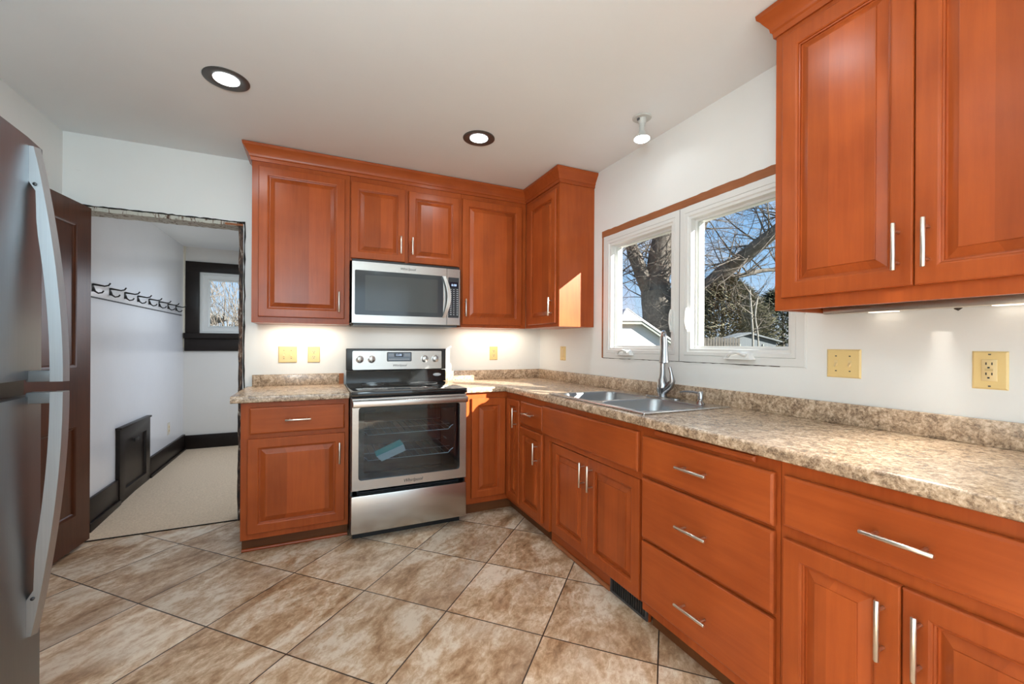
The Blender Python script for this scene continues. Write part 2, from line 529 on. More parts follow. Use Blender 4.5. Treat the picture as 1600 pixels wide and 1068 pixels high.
# ------------------------------------------------------------------ mesh helpers
class MB:
    def __init__(self):
        self.bm = bmesh.new()
        self.mats = []

    def _v(self, co):
        return self.bm.verts.new(co)

    def box(self, x0, x1, y0, y1, z0, z1, bev=0.0, seg=2):
        vs = [self._v((x, y, z)) for x in (x0, x1) for y in (y0, y1) for z in (z0, z1)]
        fs = []
        for q in ((0, 1, 3, 2), (4, 6, 7, 5), (0, 4, 5, 1), (2, 3, 7, 6), (0, 2, 6, 4), (1, 5, 7, 3)):
            fs.append(self.bm.faces.new([vs[i] for i in q]))
        if bev:
            es = list({e for f in fs for e in f.edges})
            bmesh.ops.bevel(self.bm, geom=es, offset=bev, segments=seg, profile=0.5, affect='EDGES')
        return self

    def loft(self, rings, cap0=True, cap1=True, closed=True):
        R = [[self._v(p) for p in ring] for ring in rings]
        n = len(R[0])
        for a, b in zip(R, R[1:]):
            for i in range(n if closed else n - 1):
                j = (i + 1) % n
                try:
                    self.bm.faces.new((a[i], a[j], b[j], b[i]))
                except ValueError:
                    pass
        if cap0:
            self.bm.faces.new(R[0][::-1])
        if cap1:
            self.bm.faces.new(R[-1])
        return self

    def nested(self, mp, u0, u1, v0, v1, layers, cap=True, back=True):
        """rectangles inset by layers[i][0], raised by layers[i][1]; mp(u, v, w) gives the place"""
        rings = []
        for ins, w in layers:
            rings.append([mp(u0 + ins, v0 + ins, w), mp(u1 - ins, v0 + ins, w), mp(u1 - ins, v1 - ins, w), mp(u0 + ins, v1 - ins, w)])
        return self.loft(rings, cap0=back, cap1=cap)

    def tube(self, pts, rad, n=10, caps=True):
        pts = [Vector(p) for p in pts]
        rads = rad if isinstance(rad, (list, tuple)) else [rad] * len(pts)
        rings = []
        prev = None
        for i, p in enumerate(pts):
            d = (pts[min(i + 1, len(pts) - 1)] - pts[max(i - 1, 0)])
            if d.length < 1e-9:
                d = Vector((0, 0, 1))
            d.normalize()
            if prev is None:
                a = Vector((0, 0, 1)) if abs(d.z) < 0.9 else Vector((1, 0, 0))
                u = d.cross(a).normalized()
            else:
                u = (prev - d * prev.dot(d))
                u = u.normalized() if u.length > 1e-6 else d.orthogonal().normalized()
            prev = u
            w = d.cross(u)
            rings.append([p + (u * math.cos(2 * math.pi * k / n) + w * math.sin(2 * math.pi * k / n)) * rads[i] for k in range(n)])
        return self.loft(rings, caps, caps)

    def lathe(self, c, prof, axis='z', n=28, cap0=True, cap1=True):
        c = Vector(c)
        A = {'z': (Vector((1, 0, 0)), Vector((0, 1, 0)), Vector((0, 0, 1))),
             '-y': (Vector((1, 0, 0)), Vector((0, 0, 1)), Vector((0, -1, 0))),
             '-x': (Vector((0, -1, 0)), Vector((0, 0, 1)), Vector((-1, 0, 0)))}[axis] if isinstance(axis, str) else axis
        rings = [[c + (A[0] * math.cos(2 * math.pi * k / n) + A[1] * math.sin(2 * math.pi * k / n)) * r + A[2] * h for k in range(n)] for r, h in prof]
        return self.loft(rings, cap0, cap1)

    def prism(self, poly, mp, w0, w1):
        return self.loft([[mp(u, v, w0) for u, v in poly], [mp(u, v, w1) for u, v in poly]])

    def quad(self, *p):
        self.bm.faces.new([self._v(q) for q in p])
        return self

def front_back(y):       # faces the camera side: u = x, v = z, w towards -y
    return lambda u, v, w: (u, y - w, v)
def front_right(x):      # right-hand wall units: u = -y, v = z, w towards -x
    return lambda u, v, w: (x - w, -u, v)

def wloc(o):
    p = Vector((0, 0, 0))
    while o is not None:
        p = p + o.location
        o = o.parent
    return p

def obj(name, mb, mat, parent=None, smooth=35, origin=None):
    bm = mb.bm
    bmesh.ops.recalc_face_normals(bm, faces=bm.faces)
    if parent is not None:
        L = wloc(parent)
    elif origin is not None:
        L = Vector(origin)
    else:
        xs = [v.co for v in bm.verts]
        L = Vector(((min(p.x for p in xs) + max(p.x for p in xs)) / 2, (min(p.y for p in xs) + max(p.y for p in xs)) / 2, min(p.z for p in xs)))
    bmesh.ops.translate(bm, verts=bm.verts, vec=-L)
    me = bpy.data.meshes.new(name)
    bm.to_mesh(me)
    bm.free()
    me.materials.append(mat)
    if smooth:
        for p in me.polygons:
            p.use_smooth = True
        me.set_sharp_from_angle(angle=math.radians(smooth))
    o = bpy.data.objects.new(name, me)
    COL.objects.link(o)
    if parent is not None:
        o.parent = parent
    else:
        o.location = L
    return o

def thing(name, label, cat, loc, group=None):
    o = bpy.data.objects.new(name, None)
    o.empty_display_size = 0.05
    COL.objects.link(o)
    o.location = loc
    return tag(o, label, cat, group)

def tag(o, label, cat, group=None):
    o['label'] = label
    o['category'] = cat
    if group:
        o['group'] = group
    return o

def struct(name, mb, mat, label=None, smooth=35):
    o = obj(name, mb, mat, None, smooth, origin=(0, 0, 0))
    o['kind'] = 'structure'
    if label:
        o['label'] = label
    return o

def text(name, s, size, loc, facing, mat, parent, shear=0.0, ext=0.0006):
    cu = bpy.data.curves.new(name, 'FONT')
    cu.body = s
    cu.size = size
    cu.shear = shear
    cu.extrude = ext
    cu.align_x = 'CENTER'
    cu.align_y = 'CENTER'
    cu.resolution_u = 3
    tmp = bpy.data.objects.new(name + '_curve', cu)
    COL.objects.link(tmp)
    dg = bpy.context.evaluated_depsgraph_get()
    me = bpy.data.meshes.new_from_object(tmp.evaluated_get(dg))
    bpy.data.objects.remove(tmp)
    rot = Matrix.Rotation(math.pi / 2, 4, 'X') if facing == '-y' else Matrix.Rotation(-math.pi / 2, 4, 'Z') @ Matrix.Rotation(math.pi / 2, 4, 'X')
    me.transform(Matrix.Translation(Vector(loc) - wloc(parent)) @ rot)
    me.materials.clear()
    me.materials.append(mat)
    o = bpy.data.objects.new(name, me)
    COL.objects.link(o)
    o.parent = parent
    return o

# ------------------------------------------------------------------ room shell
struct('floor', MB().box(-3.5, 0.14, -6.1, 0.0, FZ - 0.1, FZ), TILES)
struct('floor_hall', MB().loft([[(-3.45, 0.0, FZ - 0.1), (-3.45, 0.0, FZ + 0.004), (-3.45, 0.9, -0.012), (-3.45, 2.4, -0.006), (-3.45, 2.4, FZ - 0.1)],
                                [(-1.9, 0.0, FZ - 0.1), (-1.9, 0.0, FZ + 0.004), (-1.9, 0.9, -0.012), (-1.9, 2.4, -0.006), (-1.9, 2.4, FZ - 0.1)]]), CARPET)
struct('ceiling', MB().box(-3.5, 0.14, -6.1, 0.13, CEIL, CEIL + 0.1), CEILM)
struct('ceiling_hall', MB().box(-3.45, -1.9, 0.13, 2.5, 2.30, 2.42), CEILM)

OX0, OX1, OZ1 = -3.29, -2.412, 2.05            # doorway
wb = MB()
wb.box(-3.5, OX0, 0, 0.13, FZ, CEIL)
wb.box(OX1, 0.14, 0, 0.13, FZ, CEIL)
wb.box(OX0, OX1, 0, 0.13, OZ1, CEIL)
struct('wall_back', wb, WALL)
WY0, WY1, WZ0, WZ1 = -2.408, -0.966, 1.112, 2.05  # window opening in the right wall
wr = MB()
wr.box(0, 0.14, -6.1, WY0, FZ, CEIL)
wr.box(0, 0.14, WY1, 0.0, FZ, CEIL)
wr.box(0, 0.14, WY0, WY1, FZ, WZ0)
wr.box(0, 0.14, WY0, WY1, WZ1, CEIL)
struct('wall_right', wr, WALL)
struct('wall_left', MB().box(-3.5, -3.366, -6.1, 0, FZ, CEIL), WALL)
wf = MB()
wf.box(-3.5, 0.14, -6.1, -6.0, FZ, 0.35)
wf.box(-3.5, 0.14, -6.1, -6.0, 2.3, CEIL)
wf.box(-3.5, -3.0, -6.1, -6.0, 0.35, 2.3)
wf.box(-0.3, 0.14, -6.1, -6.0, 0.35, 2.3)
struct('wall_front', wf, WALL)
struct('wall_hall_left', MB().box(-3.45, -3.31, 0.13, 2.5, FZ, 2.42), HALLW)
hb = MB()
hb.box(-3.31, -3.17, 2.38, 2.5, FZ, 2.42)
hb.box(-2.30, -1.9, 2.38, 2.5, FZ, 2.42)
hb.box(-3.17, -2.30, 2.38, 2.5, FZ, 1.30)
hb.box(-3.17, -2.30, 2.38, 2.5, 2.03, 2.42)
struct('wall_hall_back', hb, HALLB)
hr = MB()
hr.box(-1.96, -1.9, 0.13, 2.5, FZ, 0.95)
hr.box(-1.96, -1.9, 0.13, 2.5, 1.95, 2.42)
hr.box(-1.96, -1.9, 0.13, 0.7, 0.95, 1.95)
hr.box(-1.96, -1.9, 1.9, 2.5, 0.95, 1.95)
struct('wall_hall_right', hr, HALLB)
struct('trim_1', MB().box(OX0 + 0.004, OX1, -0.004, 0.004, FZ, FZ + 0.006), GAPDARK)

# bare doorway with peeling paint where the casing was taken off
def rough_strip(mb, p0, p1, w, d, axis, n=40, jit=0.004):
    """strip along z or x with a ragged edge"""
    pr = []
    for k in range(n + 1):
        s = k / n
        j1, j2 = random.uniform(-jit, jit), random.uniform(-jit, jit)
        if axis == 'z':
            z = p0[2] + (p1[2] - p0[2]) * s
            pr.append([(p0[0] + j1, p0[1], z), (p0[0] + w + j2, p0[1], z), (p0[0] + w + j2, p0[1] + d, z), (p0[0] + j1, p0[1] + d, z)])
        elif axis == 'x':
            x = p0[0] + (p1[0] - p0[0]) * s
            pr.append([(x, p0[1], p0[2] + j1), (x, p0[1] + d, p0[2] + j1), (x, p0[1] + d, p0[2] + w + j2), (x, p0[1], p0[2] + w + j2)])
        else:
            y = p0[1] + (p1[1] - p0[1]) * s
            pr.append([(p0[0], y, p0[2] + j1), (p0[0] + d, y, p0[2] + j1), (p0[0] + d, y, p0[2] + w + j2), (p0[0], y, p0[2] + w + j2)])
    return mb.loft(pr)
jm = MB()
rough_strip(jm, (-2.437, -0.010, FZ), (-2.437, 0, 2.06), 0.024, 0.150, 'z', jit=0.003)
struct('trim_2', jm, PEEL)
jg = MB()
rough_strip(jg, (-2.407, -0.005, FZ), (-2.407, 0, 2.07), 0.008, 0.008, 'z', jit=0.003)
struct('trim_3', jg, GAPDARK)
jh = MB()
rough_strip(jh, (-3.28, -0.010, 2.034), (-2.415, 0, 2.0), 0.024, 0.150, 'x', jit=0.002)
struct('trim_4', jh, PEELW)
jd = MB()
rough_strip(jd, (-3.28, -0.007, 2.056), (-2.40, 0, 2.0), 0.012, 0.010, 'x', jit=0.003)
struct('trim_5', jd, GAPDARK)
struct('trim_6', MB().box(-2.52, -2.412, -0.016, 0.0, 2.036, 2.050), RAWWOOD)

# hall baseboards, dark window casing
bb = MB()
bb.box(-3.31, -3.288, 0.13, 0.61, FZ, 0.165, 0.004)
bb.box(-3.31, -3.288, 1.25, 2.38, FZ, 0.165, 0.004)
bb.box(-3.288, -3.272, 0.13, 0.61, FZ, 0.012, 0.003)
bb.box(-3.288, -3.272, 1.25, 2.38, FZ, 0.012, 0.003)
struct('baseboard_left', bb, DARKTRIM)
bb2 = MB()
bb2.box(-3.288, -1.96, 2.356, 2.38, FZ, 0.15, 0.004)
struct('baseboard_back', bb2, DARKTRIM)
struct('trim_8', MB().box(-3.31, -3.292, 2.362, 2.38, 1.15, 2.30), plain('cream_corner_strip', (0.72, 0.66, 0.54), 0.6))

w2 = bpy.data.objects.new('window_2', None)
COL.objects.link(w2)
w2.location = (-2.72, 2.38, 1.1)
w2['kind'] = 'structure'
w2['label'] = 'small white hall window in a wide black wood casing'
FB = front_back(2.38)
cs = MB()
cs.box(-3.288, -3.16, 2.352, 2.40, 1.30, 2.135, 0.004)
cs.box(-2.31, -2.18, 2.352, 2.40, 1.30, 2.135, 0.004)
cs.box(-3.288, -2.18, 2.350, 2.40, 2.02, 2.135, 0.004)
obj('casing', cs, DARKTRIM, w2)
obj('sill', MB().box(-3.30, -2.16, 2.320, 2.40, 1.255, 1.318, 0.006), DARKTRIM, w2)
obj('apron', MB().box(-3.296, -2.16, 2.345, 2.38, 1.112, 1.255, 0.005), DARKTRIM, w2)
sa = MB()
sa.nested(FB, -3.165, -2.305, 1.31, 2.025, [(0, -0.09), (0, -0.01), (0.03, -0.01), (0.034, -0.03), (0.075, -0.03), (0.08, -0.05), (0.095, -0.06)], cap=False, back=False)
obj('sash', sa, VINYL, w2)
obj('pane', MB().box(-3.075, -2.395, 2.432, 2.437, 1.40, 1.935), GLASS, w2)

# kitchen window in the right wall
struct('trim_9', rough_strip(MB(), (-0.006, WY0 + 0.01, 2.004), (0, WY1, 2.0), 0.044, 0.05, 'y', jit=0.0025), RAWWOOD)
struct('trim_10', rough_strip(MB(), (0.0, 0, 0), (0, 0, 0), 0.01, 0.01, 'z') if False else MB().box(-0.005, 0.05, -0.984, WY1, WZ0, 2.05, 0.003), RAWWOOD)
struct('trim_11', rough_strip(MB(), (-0.002, WY0 + 0.11, WZ0 - 0.002), (0, WY1, 0), 0.0035, 0.008, 'y', n=70, jit=0.0016), CHIP)
pl = MB()
rough_strip(pl, (-0.002, WY0 - 0.004, 1.106), (-0.002, 0, 1.34), 0.006, 0.006, 'z', 24, 0.003)
struct('trim_12', MB().box(-0.003, 0.01, WY0 - 0.006, WY0 + 0.002, 1.108, 1.345), WALL)
pl.bm.free()

w1 = bpy.data.objects.new('window_1', None)
COL.objects.link(w1)
w1.location = (0, -1.70, 1.1)
w1['kind'] = 'structure'
w1['label'] = 'white vinyl double casement window over the sink'
FRW = front_right(0.0)
PROF = [(0, -0.085), (0, 0.004), (0.035, 0.004), (0.037, 0.0), (0.039, 0.004), (0.056, 0.003), (0.062, -0.004), (0.074, -0.006), (0.077, -0.038), (0.09, -0.040)]
def pane(name, y0, y1, z0, z1):
    obj(name, MB().box(0.040, 0.046, y0, y1, z0, z1), GLASS, w1)
for (ya, yb) in ((-0.985, -1.707), (-1.707, -2.406)):
    f = MB().nested(FRW, -ya, -yb, 1.113, 2.003, PROF, cap=False, back=False)
    obj('sash', f, VINYL, w1)
    pane('pane', yb + 0.085, ya - 0.085, 1.19, 1.926)
    obj('outer_frame', MB().nested(FRW, -ya + 0.0005, -yb - 0.0005, 1.114, 2.002, [(0.0, -0.10), (0.085, -0.10), (0.085, -0.06), (0.06, -0.06)], cap=False, back=False), VINYL, w1)
obj('mullion_seam', MB().box(-0.005, -0.002, -1.709, -1.706, 1.115, 2.0), GREYP, w1)
for yl, tilt in ((-1.652, 0.0), (-1.768, 0.0)):
    lk = MB().box(-0.016, -0.004, yl - 0.008, yl + 0.008, 1.285, 1.42, 0.003)
    lk.tube([(-0.016, yl, 1.30), (-0.026, yl, 1.34), (-0.024, yl, 1.39), (-0.015, yl, 1.42)], [0.006, 0.005, 0.005, 0.004], 8)
    obj('sash_lock', lk, VINYL, w1)
for yc in (-1.235, -2.10):
    ck = MB()
    ck.loft([[(-0.006, yc - 0.085, 1.138), (-0.006, yc + 0.085, 1.138), (-0.006, yc + 0.06, 1.176), (-0.006, yc - 0.06, 1.176)],
             [(-0.034, yc - 0.075, 1.138), (-0.034, yc + 0.075, 1.138), (-0.022, yc + 0.05, 1.172), (-0.022, yc - 0.05, 1.172)]])
    ck.tube([(-0.030, yc - 0.05, 1.158), (-0.040, yc - 0.01, 1.172), (-0.040, yc + 0.03, 1.166), (-0.032, yc + 0.05, 1.150)], [0.009, 0.008, 0.007, 0.008], 8)
    obj('crank', ck, VINYL, w1)

# ------------------------------------------------------------------ cabinets
T = 0.022
def bar_handle(parent, mp, u, v, length, vertical, mat=NICKEL, w=0.0):
    mb = MB()
    h = length / 2
    st = 0.033
    r = 0.0062
    if vertical:
        mb.tube([mp(u, v - h, w + st), mp(u, v - h + 0.002, w + st), mp(u, v + h - 0.002, w + st), mp(u, v + h, w + st)], [r * 0.8, r, r, r * 0.8], 12)
        for s in (-1, 1):
            mb.tube([mp(u, v + s * h * 0.66, w), mp(u, v + s * h * 0.66, w + st)], 0.0045, 8)
    else:
        mb.tube([mp(u - h, v, w + st), mp(u - h + 0.002, v, w + st), mp(u + h - 0.002, v, w + st), mp(u + h, v, w + st)], [r * 0.8, r, r, r * 0.8], 12)
        for s in (-1, 1):
            mb.tube([mp(u + s * h * 0.66, v, w), mp(u + s * h * 0.66, v, w + st)], 0.0045, 8)
    return obj('handle', mb, mat, parent)

def door(parent, mp, u0, u1, v0, v1, frame=0.058, t=T):
    g = 0.003                                        # doors stand a hair off the face frame
    f = MB().nested(mp, u0, u1, v0, v1, [(0.002, g), (0, g + 0.001), (0, t - 0.004), (0.0015, t - 0.0015), (0.004, t), (frame - 0.007, t), (frame - 0.003, t - 0.0012), (frame, t - 0.004), (frame + 0.0005, t - 0.008), (frame + 0.005, t - 0.009), (frame + 0.0055, t - 0.016), (frame + 0.0055, g)], cap=False, back=False)
    d = obj('door', f, WV, parent, 8)
    p = MB().nested(mp, u0 + frame + 0.005, u1 - frame - 0.005, v0 + frame + 0.005, v1 - frame - 0.005,
                    [(0, g), (0, t - 0.0155), (0.005, t - 0.0155), (0.030, t - 0.005), (0.0305, t - 0.0015), (0.032, t - 0.001)], cap=True, back=False)
    obj('raised_panel', p, WVP, d, 8)
    return d

def drawer(parent, mp, u0, u1, v0, v1, name='drawer', mat=WY, t=T):
    m = MB().nested(mp, u0, u1, v0, v1, [(0.002, 0.003), (0, 0.004), (0, t - 0.006), (0.002, t - 0.003), (0.009, t)])
    return obj(name, m, mat, parent, 8)

YU, XU = -0.31, -0.31          # faces of the wall cabinets
YB, XB = -0.61, -0.61          # faces of the base cabinets
FU, FRU = front_back(YU), front_right(XU)
FBB, FRB = front_back(YB), front_right(XB)

# --- wall cabinets on the back wall
c = thing('wall_cabinet', 'tall single-door wall cabinet at the left end beside the doorway', 'cabinet', (-2.02, -0.15, 1.342), 'cherry wall cabinets')
obj('body', MB().box(-2.323, -1.722, YU, -0.002, 1.342, 2.44), WV, c)
d = door(c, FU, -2.284, -1.756, 1.381, 2.371)
bar_handle(d, FU, -1.793, 1.496, 0.142, True, w=T)

c = thing('wall_cabinet', 'short two-door wall cabinet above the microwave', 'cabinet', (-1.31, -0.15, 1.802), 'cherry wall cabinets')
obj('body', MB().box(-1.720, -0.893, YU, -0.002, 1.802, 2.44), WV, c)
d = door(c, FU, -1.716, -1.334, 1.817, 2.365, 0.055)
bar_handle(d, FU, -1.369, 1.938, 0.13, True, w=T)
d = door(c, FU, -1.308, -0.912, 1.817, 2.358, 0.055)
bar_handle(d, FU, -1.284, 1.938, 0.13, True, w=T)

c = thing('wall_cabinet', 'single-door wall cabinet in the corner right of the microwave', 'cabinet', (-0.60, -0.15, 1.342), 'cherry wall cabinets')
obj('body', MB().box(-0.891, -0.312, YU, -0.002, 1.342, 2.44), WV, c)
d = door(c, FU, -0.885, -0.358, 1.365, 2.365)
bar_handle(d, FU, -0.863, 1.496, 0.14, True, w=T)

c = thing('wall_cabinet', 'narrow wall cabinet on the window wall with a sunlit end panel', 'cabinet', (-0.155, -0.58, 1.342), 'cherry wall cabinets')
obj('body', MB().box(XU, -0.002, -0.862, -0.312, 1.342, 2.44), WV, c)
d = door(c, FRU, 0.392, 0.834, 1.368, 2.365)
bar_handle(d, FRU, 0.790, 1.492, 0.138, True, w=T)

c = thing('wall_cabinet', 'large two-door wall cabinet hanging right of the window over the long worktop', 'cabinet', (-0.155, -2.95, 1.342), 'cherry wall cabinets')
bd = MB()
bd.box(XU, XU + 0.02, -3.42, -2.476, 1.342, 2.44)
bd.box(XU + 0.02, -0.002, -2.494, -2.476, 1.342, 2.44)
bd.box(XU + 0.02, -0.002, -3.42, -3.402, 1.342, 2.44)
bd.box(XU + 0.02, -0.002, -3.402, -2.494, 1.372, 2.44)
obj('body', bd, WV, c)
obj('bottom_panel', MB().box(XU + 0.02, -0.004, -3.402, -2.494, 1.362, 1.372), TOEW, c)['label'] = 'dark unfinished bottom panel'
d = door(c, FRU, 2.511, 2.9025, 1.387, 2.376)
bar_handle(d, FRU, 2.869, 1.504, 0.142, True, w=T)
d = door(c, FRU, 2.9055, 3.36, 1.387, 2.376)
bar_handle(d, FRU, 2.938, 1.504, 0.142, True, w=T)

# --- crown mouldings: profile (out, z) swept along the cabinet tops
CR = [(0.0, 2.405), (0.008, 2.405), (0.010, 2.425), (0.016, 2.430), (0.018, 2.444), (0.030, 2.462), (0.042, 2.482), (0.050, 2.490), (0.052, 2.507), (0.0, 2.507)]
def crown(path, dirs):
    mb = MB()
    rings = []
    for (x, y), (dx, dy) in zip(path, dirs):
        rings.append([(x + dx * o, y + dy * o, z) for o, z in CR])
    return mb.loft(rings)
cm = crown([(-2.323, -0.002), (-2.323, YU), (XU, YU), (XU, -0.862), (-0.002, -0.862)], [(-1, 0), (-1, -1), (-1, -1), (-1, -1), (0, -1)])
o = obj('crown_moulding', cm, WX)
tag(o, 'stepped crown moulding running along the cabinets over the microwave and into the corner', 'moulding')
cm = crown([(-0.002, -2.476), (XU, -2.476), (XU, -3.42)], [(0, 1), (-1, 1), (-1, 0)])
o = obj('crown_moulding', cm, WY)
tag(o, 'crown moulding on top of the large cabinet right of the window', 'moulding')

# --- base cabinets
def body_back(c, x0, x1, mat=WV):
    obj('body', MB().box(x0, x1, YB, -0.002, 0.035, 0.852), mat, c)
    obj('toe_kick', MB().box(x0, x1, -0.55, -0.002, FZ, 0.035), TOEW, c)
def body_right(c, y0, y1, z1=0.852):
    obj('body', MB().box(XB, -0.002, y0, y1, 0.035, z1), WV, c)
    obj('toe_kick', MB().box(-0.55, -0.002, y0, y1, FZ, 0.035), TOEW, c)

c = thing('base_cabinet', 'base cabinet with one drawer and one door left of the stove', 'cabinet', (-2.04, -0.31, FZ), 'cherry base cabinets')
body_back(c, -2.337, -1.742)
d = drawer(c, FBB, -2.291, -1.767, 0.663, 0.820, mat=WX)
bar_handle(d, FBB, -2.032, 0.741, 0.142, False, w=T)
d = door(c, FBB, -2.301, -1.765, 0.073, 0.635)
bar_handle(d, FBB, -1.798, 0.512, 0.135, True, w=T)
sh = MB().tube([(-2.337, -0.556, FZ + 0.008), (-1.742, -0.556, FZ + 0.008)], 0.010, 8)
obj('shoe_strip', sh, WX, c)

c = thing('base_cabinet', 'corner base cabinet with a door folding around the inside corner', 'cabinet', (-0.45, -0.45, FZ), 'cherry base cabinets')
bd = MB()
bd.box(-0.965, -0.002, YB, -0.002, 0.035, 0.852)
bd.box(XB, -0.002, -0.862, YB, 0.035, 0.852)
obj('body', bd, WV, c)
tk = MB()
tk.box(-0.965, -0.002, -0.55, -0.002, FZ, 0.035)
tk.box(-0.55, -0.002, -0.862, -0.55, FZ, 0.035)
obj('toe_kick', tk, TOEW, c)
door(c, FBB, -0.905, -0.634, 0.080, 0.808, 0.055)
d = door(c, FRB, 0.634, 0.848, 0.070, 0.806, 0.05)
bar_handle(d, FRB, 0.810, 0.682, 0.142, True, w=T)

c = thing('base_cabinet', 'narrow base cabinet with one small drawer over one door next to the sink front', 'cabinet', (-0.31, -1.03, FZ), 'cherry base cabinets')
body_right(c, -1.186, -0.864)
d = drawer(c, FRB, 0.872, 1.182, 0.655, 0.810)
bar_handle(d, FRB, 1.022, 0.736, 0.142, False, w=T)
d = door(c, FRB, 0.866, 1.182, 0.066, 0.630, 0.052)
bar_handle(d, FRB, 1.127, 0.499, 0.140, True, w=T)

c = thing('base_cabinet', 'sink base cabinet with two set-back doors under a plain false front', 'cabinet', (-0.31, -1.65, FZ), 'cherry base cabinets')
bd = MB()
bd.box(XB, XB + 0.02, -2.080, -1.188, 0.605, 0.852)
bd.box(XB, XB + 0.02, -1.247, -1.188, 0.035, 0.605)
bd.box(XB + 0.02, -0.002, -1.206, -1.188, 0.035, 0.70)
bd.box(XB + 0.02, -0.002, -2.080, -2.062, 0.035, 0.70)
bd.box(-0.578, -0.558, -2.062, -1.245, 0.035, 0.640)
obj('body', bd, WV, c)
drawer(c, FRB, 1.1905, 2.066, 0.640, 0.819, 'false_front')
FRS = front_right(-0.578)
d = door(c, FRS, 1.262, 1.640, 0.048, 0.595)
bar_handle(d, FRS, 1.612, 0.497, 0.136, True, w=T)
d = door(c, FRS, 1.643, 2.046, 0.048, 0.597)
bar_handle(d, FRS, 1.685, 0.495, 0.138, True, w=T)
obj('base_rail', MB().box(-0.555, -0.54, -2.062, -1.19, FZ, 0.044), WY, c)
obj('shoe_strip', MB().tube([(-0.560, -1.225, FZ + 0.010), (-0.560, -1.79, FZ + 0.010)], 0.012, 8), RAWWOOD, c)

o = thing('floor_register', 'black slotted heat register in the toe space under the sink doors', 'vent', (-0.56, -1.925, FZ))
rg = MB()
rg.nested(front_right(-0.5555), 1.795, 2.06, FZ + 0.003, 0.046, [(0, 0), (0, 0.008), (0.012, 0.010), (0.014, 0.004)], cap=True)
obj('frame', rg, DKGREY, o)
sl = MB()
for k in range(15):
    yy = -1.818 - k * 0.0158
    sl.box(-0.5655, -0.560, yy - 0.003, yy + 0.003, FZ + 0.017, 0.032)
obj('slats', sl, IRON, o)

c = thing('base_cabinet', 'three-drawer base cabinet with a pull-out board slot under the worktop', 'cabinet', (-0.31, -2.38, FZ), 'cherry base cabinets')
body_right(c, -2.695, -2.082)
for v0, v1, hz in ((0.640, 0.808, 0.731), (0.364, 0.624, 0.500), (0.083, 0.348, 0.198)):
    d = drawer(c, FRB, 2.094, 2.684, v0, v1)
    bar_handle(d, FRB, 2.385, hz, 0.142, False, w=T)
drawer(c, FRB, 2.160, 2.617, 0.822, 0.843, 'cutting_board', WY, 0.016)

c = thing('base_cabinet', 'wide base cabinet with one long drawer over two doors nearest the camera', 'cabinet', (-0.31, -3.05, FZ), 'cherry base cabinets')
body_right(c, -3.42, -2.697)
d = drawer(c, FRB, 2.713, 3.30, 0.655, 0.809)
bar_handle(d, FRB, 3.002, 0.731, 0.146, False, w=T)
d = door(c, FRB, 2.713, 3.0015, 0.073, 0.617, 0.056)
bar_handle(d, FRB, 2.968, 0.498, 0.152, True, w=T)
d = door(c, FRB, 3.0045, 3.30, 0.073, 0.617, 0.056)
bar_handle(d, FRB, 3.040, 0.498, 0.152, True, w=T)

# ------------------------------------------------------------------ worktops
CT = 0.894
def edge_profile(o0, o1):
    """(out, z) section of a worktop slab with rounded nose; o1 is the front"""
    pts = [(o0, 0.853), (o1 - 0.006, 0.853)]
    for k in range(7):
        a = -math.pi / 2 + math.pi * k / 6 * 0.5
        pts.append((o1 - 0.008 + 0.008 * math.cos(a), 0.861 + 0.008 * math.sin(a)))
    for k in range(7):
        a = math.pi / 2 * k / 6
        pts.append((o1 - 0.010 + 0.010 * math.cos(a), CT - 0.010 + 0.010 * math.sin(a)))
    pts.append((o0, CT))
    return pts
w = thing('worktop', 'short granite-look worktop left of the stove with raw end strip', 'worktop', (-2.05, -0.32, 0.853), 'granite-look worktops')
pr = edge_profile(0.0, 0.648)
obj('slab', MB().loft([[(-2.385, -0.002 - a, z) for a, z in pr], [(-1.741, -0.002 - a, z) for a, z in pr]]), LAM, w)
obj('backsplash', MB().box(-2.352, -1.775, -0.022, -0.002, CT, 0.977, 0.003), LAM, w)
obj('raw_end_strip', MB().box(-1.775, -1.741, -0.020, -0.002, CT, 0.975), RAWWOOD, w)['label'] = 'bare orange wood end strip'

w = thing('worktop', 'long granite-look worktop wrapping the corner and running under the window', 'worktop', (-0.33, -1.7, 0.853), 'granite-look worktops')
mb = MB()
pr = edge_profile(0.0, 0.648)
# back leg (from the stove into the corner) mitred into the right leg
mb.loft([[(-0.970, -0.002 - a, z) for a, z in pr], [(-0.002 - a, -0.002 - a, z) for a, z in pr], [(-0.002 - a, -3.45, z) for a, z in pr]])
slab = obj('slab', mb, LAM, w)
bpy.context.view_layer.update()
cutter = obj('cutter', MB().box(-0.575, -0.135, -2.05, -1.262, 0.80, 0.95), LAM, w)
bpy.context.view_layer.update()
bo = slab.modifiers.new('cut', 'BOOLEAN')
bo.operation = 'DIFFERENCE'
bo.object = cutter
bo.solver = 'EXACT'
dg = bpy.context.evaluated_depsgraph_get()
me2 = bpy.data.meshes.new_from_object(slab.evaluated_get(dg))
slab.modifiers.clear()
slab.data = me2
bpy.data.objects.remove(cutter, do_unlink=True)
for p in slab.data.polygons:
    p.use_smooth = True
slab.data.set_sharp_from_angle(angle=math.radians(35))
bs = MB()
bs.box(-0.965, -0.002, -0.022, -0.002, CT, 0.977, 0.003)
bs.box(-0.022, -0.002, -3.45, -0.022, CT, 0.977, 0.003)
obj('backsplash', bs, LAM, w)

